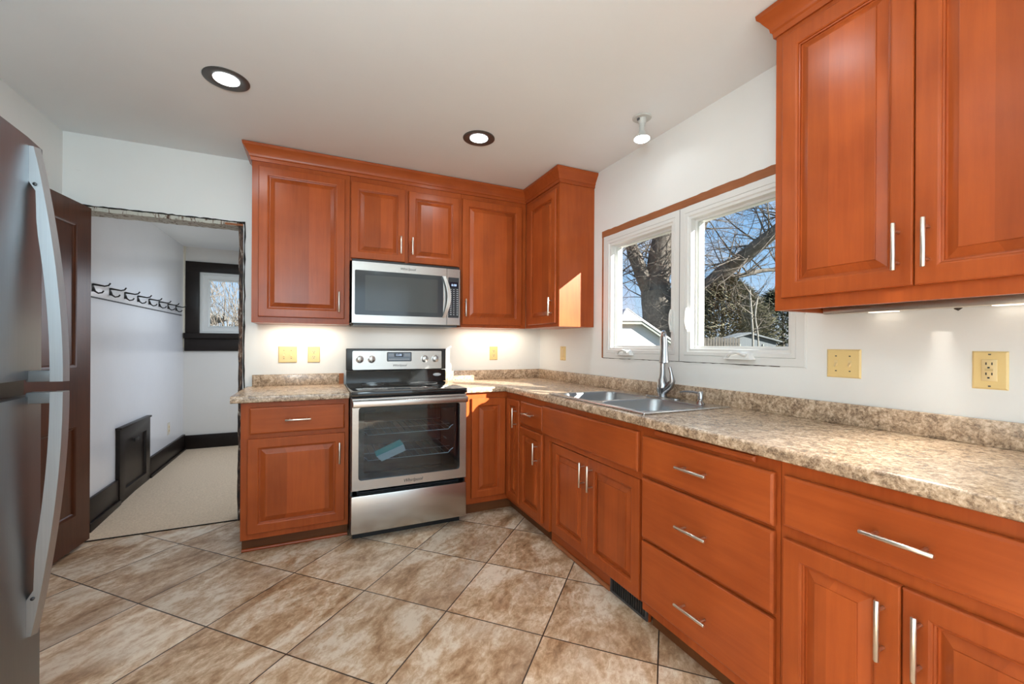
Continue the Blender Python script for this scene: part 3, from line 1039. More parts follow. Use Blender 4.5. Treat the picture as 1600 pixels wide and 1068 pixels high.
# ------------------------------------------------------------------ sink, faucet, soap dispenser
s = thing('sink', 'double-bowl stainless sink set into the worktop below the window', 'sink', (-0.33, -1.66, CT))
def rrect(x0, x1, y0, y1, r, z, n=5):
    out = []
    for cx, cy, a0 in ((x1 - r, y1 - r, 0), (x0 + r, y1 - r, 90), (x0 + r, y0 + r, 180), (x1 - r, y0 + r, 270)):
        for k in range(n + 1):
            a = math.radians(a0 + 90 * k / n)
            out.append((cx + r * math.cos(a), cy + r * math.sin(a), z))
    return out
def bowl(x0, x1, y0, y1, name):
    mb = MB()
    rings = [rrect(x0 - 0.012, x1 + 0.012, y0 - 0.012, y1 + 0.012, 0.075, CT + 0.007),
             rrect(x0 - 0.004, x1 + 0.004, y0 - 0.004, y1 + 0.004, 0.07, CT + 0.005),
             rrect(x0, x1, y0, y1, 0.07, CT - 0.004),
             rrect(x0 + 0.012, x1 - 0.012, y0 + 0.012, y1 - 0.012, 0.07, CT - 0.165),
             rrect(x0 + 0.04, x1 - 0.04, y0 + 0.04, y1 - 0.04, 0.06, CT - 0.185)]
    mb.loft(rings, cap0=False, cap1=True)
    b = obj(name, mb, SINKSHADE, s)
    dr = MB().lathe(((x0 + x1) / 2, (y0 + y1) / 2, CT - 0.186), [(0.045, 0.0), (0.045, 0.004), (0.03, 0.002)], 'z', 20)
    obj('drain', dr, CHROME, b)
bowl(-0.555, -0.165, -1.640, -1.285, 'bowl')
bowl(-0.555, -0.165, -2.030, -1.680, 'bowl')
# rim: outer lip plus strips around the bowls
rim = MB()
def plate(x0, x1, y0, y1):
    rim.box(x0, x1, y0, y1, CT + 0.0005, CT + 0.0068)
plate(-0.604, -0.564, -2.078, -1.236)
plate(-0.156, -0.052, -2.078, -1.236)
plate(-0.564, -0.156, -1.278, -1.236)
plate(-0.564, -0.156, -2.078, -2.036)
plate(-0.564, -0.156, -1.674, -1.646)
rim.tube([(-0.604, -2.078, CT + 0.004), (-0.604, -1.236, CT + 0.004)], 0.004, 8)
rim.tube([(-0.052, -2.078, CT + 0.004), (-0.604, -2.078, CT + 0.004)], 0.004, 8)
# corner fillers inside the rounded bowls
for (x0, x1, y0, y1) in ((-0.567, -0.153, -1.652, -1.273), (-0.567, -0.153, -2.042, -1.668)):
    for cx, cy, sx_, sy_ in ((x0, y0, 1, 1), (x1, y0, -1, 1), (x0, y1, 1, -1), (x1, y1, -1, -1)):
        poly = [(cx, cy)]
        r = 0.075
        for k in range(6):
            a = math.pi / 2 * k / 5
            poly.append((cx + sx_ * (r - r * math.sin(a)), cy + sy_ * (r - r * math.cos(a))))
        rim.loft([[(px, py, CT + 0.0055) for px, py in poly], [(px, py, CT + 0.0068) for px, py in poly]])
obj('rim', rim, SINKM, s)

f = thing('faucet', 'pull-down steel faucet standing behind the sink', 'faucet', (-0.09, -1.665, CT + 0.007))
dp = MB()
dp.loft([rrect(-0.118, -0.062, -1.79, -1.54, 0.027, CT + 0.007), rrect(-0.118, -0.062, -1.79, -1.54, 0.027, CT + 0.011), rrect(-0.114, -0.066, -1.786, -1.544, 0.024, CT + 0.013)])
obj('deck_plate', dp, CHROME, f)
bdy = MB().lathe((-0.09, -1.665, CT + 0.012), [(0.026, 0), (0.026, 0.012), (0.033, 0.045), (0.034, 0.062), (0.026, 0.095), (0.018, 0.12), (0.0155, 0.16), (0.0155, 0.235)], 'z', 24)
obj('body', bdy, CHROME, f)
dx, dy = -0.645, -0.765                                             # the spout is swung towards the room
sp = [(-0.09, -1.665, CT + 0.22)]
for k in range(9):
    a = math.pi * k / 8
    rr_ = 0.053
    hx = rr_ - rr_ * math.cos(a)
    sp.append((-0.09 + dx * hx, -1.665 + dy * hx, CT + 0.330 + 0.055 * math.sin(a)))
obj('spout', MB().tube(sp, 0.0145, 14), CHROME, f)
hx = 0.106
bx, by = -0.09 + dx * hx, -1.665 + dy * hx
obj('spray_head', MB().lathe((bx, by, 0), [(0.016, CT + 0.360), (0.0185, CT + 0.34), (0.020, CT + 0.29), (0.025, CT + 0.235), (0.0275, CT + 0.215), (0.022, CT + 0.211)], 'z', 20), CHROME, f)
lv = MB().tube([(-0.088, -1.680, CT + 0.050), (-0.080, -1.712, CT + 0.078), (-0.078, -1.730, CT + 0.108), (-0.086, -1.728, CT + 0.150), (-0.092, -1.722, CT + 0.188)], [0.024, 0.024, 0.016, 0.009, 0.0085], 12)
obj('lever', lv, CHROME, f)

sd = thing('soap_dispenser', 'small steel soap dispenser pump at the right end of the sink', 'soap dispenser', (-0.112, -1.955, CT + 0.007))
obj('base', MB().lathe((-0.112, -1.955, CT + 0.007), [(0.022, 0), (0.020, 0.006), (0.012, 0.014), (0.010, 0.024)], 'z', 20), CHROME, sd)
obj('pump', MB().lathe((-0.112, -1.955, CT + 0.03), [(0.013, 0), (0.0145, 0.002), (0.0145, 0.038), (0.012, 0.042)], 'z', 20), CHROME, sd)
obj('nozzle', MB().tube([(-0.112, -1.955, CT + 0.062), (-0.125, -1.915, CT + 0.067), (-0.138, -1.875, CT + 0.066), (-0.146, -1.85, CT + 0.060)], [0.006, 0.006, 0.005, 0.004], 10), CHROME, sd)

# ------------------------------------------------------------------ stove
X0, X1 = -1.736, -0.979
st = thing('stove', 'stainless freestanding electric stove with black glass top', 'stove', ((X0 + X1) / 2, -0.38, FZ))
SF = -0.715
FS = front_back(SF)
bdm = MB()
bdm.box(X0, X0 + 0.012, -0.70, -0.03, 0.0, 0.885)
bdm.box(X1 - 0.012, X1, -0.70, -0.03, 0.0, 0.885)
bdm.box(X0 + 0.012, X1 - 0.012, -0.06, -0.03, 0.0, 0.885)
bdm.box(X0 + 0.012, X1 - 0.012, -0.70, -0.06, 0.0, 0.245)
bdm.box(X0 + 0.012, X1 - 0.012, -0.69, -0.06, 0.84, 0.885)
obj('body', bdm, BLACK, st)
obj('plinth', MB().box(X0 + 0.02, X1 - 0.02, -0.64, -0.05, FZ, 0.0), BLACK, st)
ctm = MB().box(X0 - 0.002, X1 + 0.004, -0.735, -0.085, 0.868, 0.902, 0.006)
ck = obj('cooktop', ctm, BLACKG, st)
for bx_, by_, br in ((-1.55, -0.55, 0.105), (-1.17, -0.55, 0.085), (-1.55, -0.25, 0.08), (-1.17, -0.25, 0.105)):
    rm = MB().lathe((bx_, by_, 0.9022), [(br, 0), (br, 0.0004), (br - 0.004, 0.0004), (br - 0.004, 0)], 'z', 36, False, False)
    obj('burner_ring', rm, GREYP, ck)
# backguard
obj('backguard', MB().loft([[(X0 + 0.008, -0.095, 0.900), (X1 + 0.03, -0.095, 0.900), (X1 + 0.03, -0.03, 0.900), (X0 + 0.008, -0.03, 0.900)],
                            [(X0 + 0.010, -0.080, 0.995), (X1 + 0.032, -0.080, 0.995), (X1 + 0.032, -0.03, 0.995), (X0 + 0.010, -0.03, 0.995)]]), BLACKG, st)
bg_ = MB().box(X0 + 0.008, X1 + 0.034, -0.092, -0.03, 0.997, 1.168, 0.006)
obj('backguard_frame', bg_, BLACK, st)
bp_ = MB().prism([(u, v) for u, v, _z in [(p[0], p[1], 0) for p in rrect(-1.684, -0.986, 1.004, 1.150, 0.010, 0)]], front_back(-0.092), 0.0, 0.004)
cp = obj('control_panel', bp_, STEEL, st)
for kx in (-1.632, -1.545, -1.128, -1.040):
    kb = MB().lathe((kx, -0.096, 1.085), [(0.030, 0), (0.030, 0.003), (0.025, 0.004), (0.023, 0.020), (0.020, 0.022)], '-y', 28)
    kb.box(kx - 0.005, kx + 0.005, -0.1265, -0.112, 1.063, 1.107, 0.002)
    k_ = obj('knob', kb, STEEL, cp)
dsp = obj('display', MB().prism([(p[0], p[1]) for p in rrect(-1.428, -1.235, 1.066, 1.140, 0.008, 0)], front_back(-0.096), 0.0, 0.002), BLACK, cp)
obj('keypad', MB().prism([(p[0], p[1]) for p in rrect(-1.422, -1.241, 1.071, 1.135, 0.005, 0)], front_back(-0.098), 0.0, 0.001), PANELB, cp)
obj('clock_window', MB().box(-1.372, -1.302, -0.1005, -0.099, 1.103, 1.130), SCREEN, cp)
text('clock_digits', '12:00', 0.022, (-1.337, -0.1012, 1.1165), '-y', DIGIT, cp)
kl, kr, kb_ = MB(), MB(), MB()
for r_ in range(2):
    for q in range(4):
        kl.box(-1.414 + q * 0.011, -1.407 + q * 0.011, -0.1002, -0.099, 1.108 + r_ * 0.012, 1.112 + r_ * 0.012)
        kr.box(-1.290 + q * 0.011, -1.283 + q * 0.011, -0.1002, -0.099, 1.108 + r_ * 0.012, 1.112 + r_ * 0.012)
for q in range(12):
    kb_.box(-1.412 + q * 0.0135, -1.404 + q * 0.0135, -0.1002, -0.099, 1.080, 1.086)
for k_m in (kl, kr, kb_):
    obj('button_print', k_m, LIGHTPRINT, cp)
text('logo', 'Whirlpool', 0.026, (-1.330, -0.0968, 1.034), '-y', INK, cp, 0.25)
ob = MB()
ob.loft([[(-1.022 + 0.034 * math.cos(2 * math.pi * k / 24), -0.0875, 0.953 + 0.013 * math.sin(2 * math.pi * k / 24)) for k in range(24)],
         [(-1.022 + 0.030 * math.cos(2 * math.pi * k / 24), -0.0925, 0.953 + 0.010 * math.sin(2 * math.pi * k / 24)) for k in range(24)]])
obj('badge', ob, LIGHTPRINT, st)
# oven door with window
dm = MB()
wu0, wu1, wv0, wv1 = -1.692, -1.030, 0.345, 0.805
outer = [(X0 + 0.003, 0.280), (X1 - 0.003, 0.280), (X1 - 0.003, 0.862), (X0 + 0.003, 0.862)]
def sub(poly, n):
    out = []
    for a, b in zip(poly, poly[1:] + poly[:1]):
        for k in range(n):
            out.append((a[0] + (b[0] - a[0]) * k / n, a[1] + (b[1] - a[1]) * k / n))
    return out
def rr2(u0, u1, v0, v1, r, n=5):
    out = []
    for cx, cy, a0 in ((u0 + r, v0 + r, 180), (u1 - r, v0 + r, 270), (u1 - r, v1 - r, 0), (u0 + r, v1 - r, 90)):
        for k in range(n + 1):
            a = math.radians(a0 + 90 * k / n)
            out.append((cx + r * math.cos(a), cy + r * math.sin(a)))
    return out
inn = rr2(wu0, wu1, wv0, wv1, 0.02)
def outring(u0, u1, v0, v1, n=5):
    out = []
    for cx, cy in ((u0, v0), (u1, v0), (u1, v1), (u0, v1)):
        out += [(cx, cy)] * (n + 1)
    # spread the doubled corners a hair so the loft stays clean
    res = []
    for i, (cx, cy) in enumerate(out):
        k = i % (n + 1) - n / 2
        q = i // (n + 1)
        e_ = 0.0008 * k
        res.append({0: (cx + max(e_, 0), cy + max(-e_, 0)), 1: (cx - max(-e_, 0), cy + max(e_, 0)),
                    2: (cx - max(e_, 0), cy - max(-e_, 0)), 3: (cx + max(-e_, 0), cy - max(e_, 0))}[q])
    return res
oo = outring(X0 + 0.003, X1 - 0.003, 0.280, 0.862)
oi = outring(X0 + 0.007, X1 - 0.007, 0.284, 0.858)
dm.loft([[FS(u, v, -0.012) for u, v in oo], [FS(u, v, 0.022) for u, v in oo], [FS(u, v, 0.027) for u, v in oi], [FS(u, v, 0.027) for u, v in inn], [FS(u, v, 0.020) for u, v in inn], [FS(u, v, -0.012) for u, v in inn]], cap0=False, cap1=False)
od = obj('oven_door', dm, STEEL, st)
obj('door_glass', MB().prism(rr2(wu0 - 0.001, wu1 + 0.001, wv0 - 0.001, wv1 + 0.001, 0.02), FS, 0.014, 0.021), OVENGLASS, od)
il = MB().nested(FS, wu0 - 0.001, wu1 + 0.001, wv0 - 0.001, wv1 + 0.001, [(0, 0.004), (0, 0.012), (0.036, 0.012), (0.036, 0.004)], cap=False, back=False)
obj('glass_border', il, BLACKG, od)
hd = MB().box(X0 + 0.004, X1 - 0.004, SF - 0.068, SF - 0.045, 0.808, 0.850, 0.008, 3)
hd.box(X0 + 0.02, X0 + 0.05, SF - 0.048, SF - 0.026, 0.815, 0.845)
hd.box(X1 - 0.05, X1 - 0.02, SF - 0.048, SF - 0.026, 0.815, 0.845)
obj('handle', hd, STEEL, od)
text('logo', 'Whirlpool', 0.030, (-1.352, SF - 0.0275, 0.312), '-y', INK, od, 0.25)
obj('drawer', MB().box(X0 + 0.002, X1 - 0.002, SF - 0.026, -0.70, 0.012, 0.248, 0.006), STEEL, st)
cv = MB()
cv.box(X0 + 0.05, X1 - 0.05, -0.24, -0.23, 0.25, 0.84)
cv.box(X0 + 0.04, X0 + 0.05, -0.69, -0.23, 0.25, 0.84)
cv.box(X1 - 0.05, X1 - 0.04, -0.69, -0.23, 0.25, 0.84)
cv.box(X0 + 0.04, X1 - 0.04, -0.69, -0.23, 0.246, 0.256)
obj('oven_cavity', cv, CAVITY, st)
for rz in (0.445, 0.610):
    rk = MB()
    yf = -0.66
    rk.tube([(X0 + 0.075, yf, rz + 0.03), (X0 + 0.095, yf, rz + 0.018), (X0 + 0.11, yf, rz), (X1 - 0.11, yf, rz), (X1 - 0.095, yf, rz + 0.018), (X1 - 0.075, yf, rz + 0.03)], 0.003, 6)
    rk.tube([(X0 + 0.06, -0.52, rz + 0.012), (X1 - 0.06, -0.52, rz + 0.012)], 0.0022, 6)
    rk.tube([(X0 + 0.06, -0.26, rz + 0.012), (X1 - 0.06, -0.26, rz + 0.012)], 0.0022, 6)
    for k in range(14):
        xx = X0 + 0.09 + k * (X1 - X0 - 0.18) / 13
        rk.tube([(xx, -0.655, rz + 0.004), (xx, -0.26, rz + 0.012)], 0.0015, 5)
    obj('oven_rack', rk, RACK, st)
lf = thing('sheet', 'tilted flat white and teal leaflet standing behind the oven glass', 'sheet', (-1.47, -0.665, 0.449))  # flat two-tone shape set just behind the oven glass
ang = math.radians(20)
def lfp(a, b, w_):
    return (-1.575 + a * math.cos(ang) - b * math.sin(ang), -0.672 + w_, 0.470 + a * math.sin(ang) + b * math.cos(ang))
obj('white_half', MB().prism([(0.02, -0.045), (0.185, -0.045), (0.185, 0.0), (0.0, 0.0)], lfp, 0.0, 0.002), SHEETW, lf)
obj('teal_half', MB().prism([(0.0, 0.0005), (0.185, 0.0005), (0.175, 0.042), (0.0, 0.036)], lfp, 0.0, 0.002), TEAL, lf)

# ------------------------------------------------------------------ microwave
mw = thing('microwave', 'stainless over-the-range microwave below the short wall cabinet', 'microwave', (-1.32, -0.2, 1.352))
MF = -0.395
FM = front_back(MF)
obj('body', MB().box(-1.710, -0.930, MF, -0.004, 1.356, 1.800), BLACK, mw)
obj('vent_grille', MB().box(-1.700, -0.940, -0.37, -0.02, 1.336, 1.356), GREYP, mw)
dm = MB()
oo = outring(-1.712, -1.036, 1.352, 1.782)
inn = rr2(-1.694, -1.062, 1.408, 1.722, 0.010)
dm.loft([[FM(u, v, 0.0005) for u, v in oo], [FM(u, v, 0.018) for u, v in oo], [FM(u, v, 0.018) for u, v in inn], [FM(u, v, 0.010) for u, v in inn]], cap0=False, cap1=False)
dr_ = obj('door', dm, STEEL, mw)
obj('door_glass', MB().prism(rr2(-1.695, -1.061, 1.407, 1.723, 0.010), FM, 0.010, 0.0165), MWGLASS, dr_)
obj('mesh_window', MB().prism(rr2(-1.625, -1.105, 1.44, 1.69, 0.006), FM, 0.0166, 0.0172), plain('microwave_mesh', (0.06, 0.066, 0.066), 0.14), dr_)
hp = []
for k in range(13):
    s_ = k / 12
    bow = math.sin(math.pi * s_)
    zc = 1.405 + s_ * 0.315
    w_ = 0.022 + 0.030 * bow
    xc = -1.072 + 0.034 * bow
    hp.append([FM(xc, zc, w_), FM(xc + 0.024, zc, w_), FM(xc + 0.024, zc, w_ + 0.012), FM(xc, zc, w_ + 0.012)])
obj('handle', MB().loft(hp), plain('bright_handle_steel', (0.75, 0.75, 0.73), 0.3, 1.0), dr_)
text('logo', 'Whirlpool', 0.027, (-1.328, MF - 0.0186, 1.752), '-y', INK, dr_, 0.25)
cpn = obj('control_panel', MB().nested(FM, -1.034, -0.928, 1.352, 1.782, [(0, 0.0005), (0, 0.016), (0.002, 0.018)]), STEEL, mw)
obj('keypad', MB().prism(rr2(-1.024, -0.940, 1.408, 1.716, 0.006), FM, 0.018, 0.0195), plain('keypad_black', (0.03, 0.034, 0.04), 0.25), cpn)
obj('display', MB().box(-1.012, -0.946, MF - 0.0205, MF - 0.0195, 1.640, 1.680), SCREEN, cpn)
text('display_digits', '8:08', 0.024, (-0.979, MF - 0.0212, 1.657), '-y', DIGIT, cpn)
bm_ = MB()
for r_ in range(14):
    for q in range(3):
        wd = 0.013 if q != 1 else 0.009
        xx = -1.010 + q * 0.026
        zz = 1.622 - r_ * 0.0148
        bm_.box(xx, xx + wd, MF - 0.0202, MF - 0.0195, zz, zz + 0.004)
obj('button_print', bm_, LIGHTPRINT, cpn)

# ------------------------------------------------------------------ fridge
fr = thing('fridge', 'stainless fridge with two tall curved handles at the left edge', 'fridge', (-2.98, -2.36, FZ))
FX = -2.62
obj('body', MB().box(-3.34, FX - 0.075, -2.80, -1.915, FZ + 0.02, 1.735, 0.006), DKGREY, fr)
obj('base_grille', MB().box(FX - 0.075, FX - 0.03, -2.79, -1.925, FZ, 0.06), BLACK, fr)
def fdoor(z0, z1):
    # slightly bowed front
    rings = []
    n = 10
    for z in (z0, z1):
        ring = []
        for k in range(n + 1):
            y = -1.910 - 0.90 * k / n
            b_ = 0.012 * (1 - (2 * k / n - 1) ** 2) + (0.006 if 0 < k < n else 0.0)
            ring.append((FX - 0.012 + b_, y, z))
        ring += [(FX - 0.070, -2.810, z), (FX - 0.070, -1.910, z)]
        rings.append(ring)
    return MB().loft(rings)
du = obj('upper_door', fdoor(1.105, 1.742), FSTEEL, fr)
dl = obj('lower_door', fdoor(0.07, 1.058), FSTEEL, fr)
obj('door_gap', MB().box(FX - 0.075, FX - 0.045, -2.80, -1.915, 1.058, 1.105), BLACK, fr)
def fhandle(parent, z_tip, z_end):
    rings = []
    n = 16
    for k in range(n + 1):
        s_ = k / n
        z = z_tip + (z_end - z_tip) * s_
        off = 0.006 + 0.060 * math.sin(s_ * math.pi / 2) ** 0.9
        th = 0.006 + 0.022 * min(1, s_ * 4)
        ya, yb = -1.992, -1.955
        x0 = FX - 0.008 + off
        if s_ < 0.14:
            x_in = FX - 0.012
        else:
            x_in = x0 - 0.004 - 0.014 * min(1, (s_ - 0.14) * 5)
        zz = z if k else z
        rings.append([(x_in, ya, zz), (x_in, yb, zz - (0.02 if (k == 0 and z_tip > z_end) else -0.02 if k == 0 else 0)), (x0 + 0.006, yb, zz - (0.02 if (k == 0 and z_tip > z_end) else -0.02 if k == 0 else 0)), (x0 + 0.016, (ya + yb) / 2 - 0.004, zz), (x0 + 0.008, ya, zz)])
    h = obj('handle', MB().loft(rings), FHANDLE, parent)
    ze = z_end
    s1 = 1 if z_tip > z_end else -1
    br = MB().box(FX - 0.008, FX + 0.046, -1.99, -1.957, min(ze, ze + s1 * 0.03), max(ze, ze + s1 * 0.03), 0.003)
    obj('handle_bracket', br, GREYP, h)
    obj('screw', MB().lathe((FX + 0.010, -1.9935, z_tip - s1 * 0.10), [(0.0045, 0), (0.0045, 0.002), (0.003, 0.003)], '-y', 12), BLACK, h)
fhandle(du, 1.722, 1.098)
fhandle(dl, 0.425, 1.070)
obj('hinge_pin', MB().lathe((FX - 0.01, -2.118, 1.078), [(0.007, 0), (0.007, 0.012)], 'z', 12), NICKEL, fr)

# ------------------------------------------------------------------ dark panelled door standing open against the left wall
dr1 = bpy.data.objects.new('door_1', None)
COL.objects.link(dr1)
HX, HY = -3.222, -0.022
ux, uy = -0.117, -0.993                        # along the leaf, away from the hinge
nx, ny = 0.993, -0.117                         # face towards the room
dr1.location = (HX, HY, FZ)
dr1['kind'] = 'structure'
dr1['label'] = 'dark brown panelled door standing open beside the fridge'
def DP(u, v, w_):
    return (HX + ux * u + nx * (w_ - 0.0), HY + uy * u + ny * (w_ - 0.0), v)
lf_ = MB()
DZ0, DZ1, DW = -0.028, 2.045, 0.76
lf_.prism([(0, DZ0), (DW, DZ0), (DW, DZ1), (0, DZ1)], DP, -0.036, -0.012)
ST = 0.130
rails = [(DZ0, 0.165), (0.70, 1.055), (1.915, DZ1)]
lf_.prism([(0, DZ0), (ST, DZ0), (ST, DZ1), (0, DZ1)], DP, -0.012, 0.0)
lf_.prism([(DW - ST, DZ0), (DW, DZ0), (DW, DZ1), (DW - ST, DZ1)], DP, -0.012, 0.0)
for a, b in rails:
    lf_.prism([(ST, a), (DW - ST, a), (DW - ST, b), (ST, b)], DP, -0.012, 0.0)
obj('leaf', lf_, DOORW, dr1)
for a, b in ((0.165, 0.70), (1.055, 1.915)):
    mo = MB().nested(DP, ST, DW - ST, a, b, [(0, -0.011), (0, 0.001), (0.008, -0.001), (0.018, -0.009), (0.02, -0.0115)], cap=False, back=False)
    obj('panel_moulding', mo, DOORW, dr1)
kn = MB().lathe(DP(DW - 0.06, 0.95, 0.0), [(0.022, 0), (0.022, 0.004), (0.010, 0.012), (0.010, 0.03), (0.026, 0.045), (0.024, 0.06), (0.008, 0.066)],
                (Vector((ux, uy, 0)), Vector((0, 0, 1)), Vector((nx, ny, 0))), 20)
obj('door_knob', kn, BRONZE, dr1)

# ------------------------------------------------------------------ switches and outlets
def rect_plate(mp, u0, u1, v0, v1):
    return MB().nested(mp, u0, u1, v0, v1, [(0, 0.0003), (0, 0.002), (0.005, 0.006)])
def screw(mp, pts, parent):
    for (u, v) in pts:
        m = MB().nested(mp, u - 0.003, u + 0.003, v - 0.002, v + 0.002, [(0, 0.006), (0, 0.007)])
        obj('screw', m, DKGREY, parent)
def toggles(t_, mp, us, vc):
    for u in us:
        fr_ = MB().nested(mp, u - 0.0065, u + 0.0065, vc - 0.013, vc + 0.013, [(0, 0.005), (0, 0.0068), (0.002, 0.0062)])
        q = obj('switch', fr_, ALMOND2, t_)
        lv_ = MB().loft([[mp(u - 0.004, vc - 0.008, 0.006), mp(u + 0.004, vc - 0.008, 0.006), mp(u + 0.004, vc + 0.004, 0.006), mp(u - 0.004, vc + 0.004, 0.006)],
                         [mp(u - 0.003, vc - 0.016, 0.017), mp(u + 0.003, vc - 0.016, 0.017), mp(u + 0.003, vc - 0.010, 0.019), mp(u - 0.003, vc - 0.010, 0.019)]])
        obj('toggle', lv_, ALMOND2, q)
        screw(mp, ((u, vc + 0.030), (u, vc - 0.030)), t_)
def sockets(t_, mp, u, vc):
    for s_ in (-1, 1):
        cz_ = vc + s_ * 0.0195
        poly = []
        for k in range(24):
            a = 2 * math.pi * k / 24
            poly.append((u + 0.017 * math.cos(a), cz_ + max(-0.0135, min(0.0135, 0.017 * math.sin(a)))))
        q = obj('socket', MB().prism(poly, mp, 0.004, 0.0078), ALMOND2, t_)
        sl_ = MB()
        for du_ in (-0.0062, 0.0062):
            sl_.nested(mp, u + du_ - 0.0013, u + du_ + 0.0013, cz_ - 0.001, cz_ + 0.008, [(0, 0.0075), (0, 0.0083)])
        sl_.nested(mp, u - 0.0025, u + 0.0025, cz_ - 0.010, cz_ - 0.005, [(0, 0.0075), (0, 0.0083)])
        obj('slots', sl_, INK, q)
BW, RW = front_back(0.0), front_right(0.0)
t_ = thing('light_switch', 'almond double switch plate on the wall over the left worktop', 'switch', (-2.128, 0, 1.062), 'almond wall plates')
obj('plate', rect_plate(BW, -2.189, -2.067, 1.062, 1.183), ALMOND, t_)
toggles(t_, BW, (-2.152, -2.104), 1.1225)
t_ = thing('outlet', 'almond double outlet on the wall just left of the stove', 'outlet', (-1.952, 0, 1.062), 'almond wall plates')
obj('plate', rect_plate(BW, -1.994, -1.910, 1.061, 1.182), ALMOND, t_)
sockets(t_, BW, -1.952, 1.1215)
t_ = thing('outlet', 'almond double outlet on the wall between the stove and the corner', 'outlet', (-0.478, 0, 1.065), 'almond wall plates')
obj('plate', rect_plate(BW, -0.517, -0.439, 1.066, 1.187), ALMOND, t_)
sockets(t_, BW, -0.478, 1.1265)
t_ = thing('light_switch', 'almond single switch plate on the window wall beside the corner', 'switch', (0, -0.42, 1.072), 'almond wall plates')
obj('plate', rect_plate(RW, 0.377, 0.463, 1.072, 1.192), ALMOND, t_)
sw_ = obj('switch', MB().nested(RW, 0.404, 0.436, 1.098, 1.166, [(0, 0.005), (0, 0.008), (0.004, 0.010)]), ALMOND2, t_)
screw(RW, ((0.42, 1.182), (0.42, 1.082)), t_)
t_ = thing('light_switch', 'almond double toggle plate on the wall right of the window', 'switch', (0, -2.556, 1.078), 'almond wall plates')
obj('plate', rect_plate(RW, 2.496, 2.617, 1.079, 1.193), ALMOND, t_)
toggles(t_, RW, (2.531, 2.580), 1.136)
t_ = thing('outlet', 'almond square-faced safety outlet under the large wall cabinet', 'outlet', (0, -2.964, 1.072), 'almond wall plates')
obj('plate', rect_plate(RW, 2.924, 3.004, 1.072, 1.192), ALMOND, t_)
q = obj('socket', MB().nested(RW, 2.947, 2.981, 1.098, 1.166, [(0, 0.005), (0, 0.009), (0.0015, 0.010)]), ALMOND2, t_)
sl_ = MB()
for cz_ in (1.149, 1.117):
    for du_ in (-0.0065, 0.0065):
        sl_.nested(RW, 2.964 + du_ - 0.0014, 2.964 + du_ + 0.0014, cz_, cz_ + 0.008, [(0, 0.009), (0, 0.0106)])
    sl_.nested(RW, 2.9605, 2.9655, cz_ - 0.011, cz_ - 0.006, [(0, 0.009), (0, 0.0106)])
obj('slots', sl_, INK, q)
obj('reset_buttons', MB().nested(RW, 2.955, 2.973, 1.130, 1.137, [(0, 0.009), (0, 0.0112)]), plain('almond_button', (0.62, 0.46, 0.22), 0.4), q)
screw(RW, ((2.964, 1.182), (2.964, 1.082)), t_)
t_ = thing('outlet', 'tiny pale outlet low on the hall wall', 'outlet', (-3.31, 1.86, 0.26), 'almond wall plates')
FL = lambda u, v, w_: (-3.31 + w_, u, v)
obj('plate', rect_plate(FL, 1.825, 1.895, 0.262, 0.385), plain('pale_plate', (0.66, 0.60, 0.50), 0.4), t_)
sockets(t_, FL, 1.86, 0.323)

# ------------------------------------------------------------------ ceiling lamps
for (lx, ly, lab) in ((-2.345, -1.043, 'recessed ceiling lamp with dark ring near the doorway'), (-1.006, -1.022, 'recessed ceiling lamp with dark ring in front of the microwave cabinets')):
    t_ = thing('recessed_lamp', lab, 'ceiling lamp', (lx, ly, CEIL - 0.012), 'recessed ceiling lamps')
    rg = MB().lathe((lx, ly, CEIL), [(0.100, -0.0005), (0.100, -0.004), (0.094, -0.007), (0.060, -0.0035), (0.055, -0.0005)], 'z', 40, False, False)
    obj('trim_ring', rg, BRONZE, t_)
    obj('lens', MB().lathe((lx, ly, CEIL), [(0.056, -0.0005), (0.056, -0.004), (0.04, -0.006)], 'z', 32), LED, t_)
t_ = thing('bulb_holder', 'bare reflector bulb in a round ceiling holder above the window', 'ceiling lamp', (-0.245, -1.652, 2.37))
bc = (-0.243, -1.652)
obj('base_plate', MB().lathe((*bc, CEIL), [(0.054, -0.0005), (0.054, -0.004), (0.050, -0.008)], 'z', 32), WHITEP, t_)
pm = MB().box(bc[0] - 0.030, bc[0] - 0.004, bc[1] - 0.008, bc[1] + 0.010, CEIL - 0.020, CEIL - 0.008, 0.003)
obj('pull_switch', pm, GREYP, t_)
obj('socket', MB().lathe((*bc, CEIL), [(0.026, -0.008), (0.022, -0.030), (0.017, -0.036), (0.017, -0.050)], 'z', 24), WHITEP, t_)
blb = MB().lathe((*bc, CEIL), [(0.0155, -0.050), (0.0155, -0.075), (0.020, -0.088), (0.036, -0.112), (0.043, -0.120)], 'z', 28)
obj('bulb', blb, WHITEP, t_)
obj('bulb_face', MB().lathe((*bc, CEIL), [(0.043, -0.1202), (0.0435, -0.126), (0.034, -0.133), (0.015, -0.136)], 'z', 28), LED, t_)

ub = thing('strip_lamp', 'steel strip lamp along the bottom of the large wall cabinet', 'lamp', (-0.03, -2.98, 1.333))
obj('housing', MB().box(-0.052, -0.006, -3.40, -2.505, 1.334, 1.3645, 0.004), NICKEL, ub)
for yy in (-2.70, -3.02, -3.30):
    obj('led_window', MB().box(-0.047, -0.012, yy - 0.04, yy + 0.04, 1.3325, 1.3345), LEDW, ub)
chp = MB().loft([[(-0.0004, -2.876, 1.345), (-0.0004, -2.904, 1.345), (-0.0004, -2.900, 1.333), (-0.0004, -2.890, 1.325), (-0.0004, -2.880, 1.331)],
                 [(-0.006, -2.878, 1.344), (-0.006, -2.902, 1.344), (-0.006, -2.898, 1.334), (-0.006, -2.890, 1.328), (-0.006, -2.882, 1.332)]])
tag(obj('wood_chip', chp, CHIP), 'small dark brown chip on the wall under the large cabinet', 'chip')

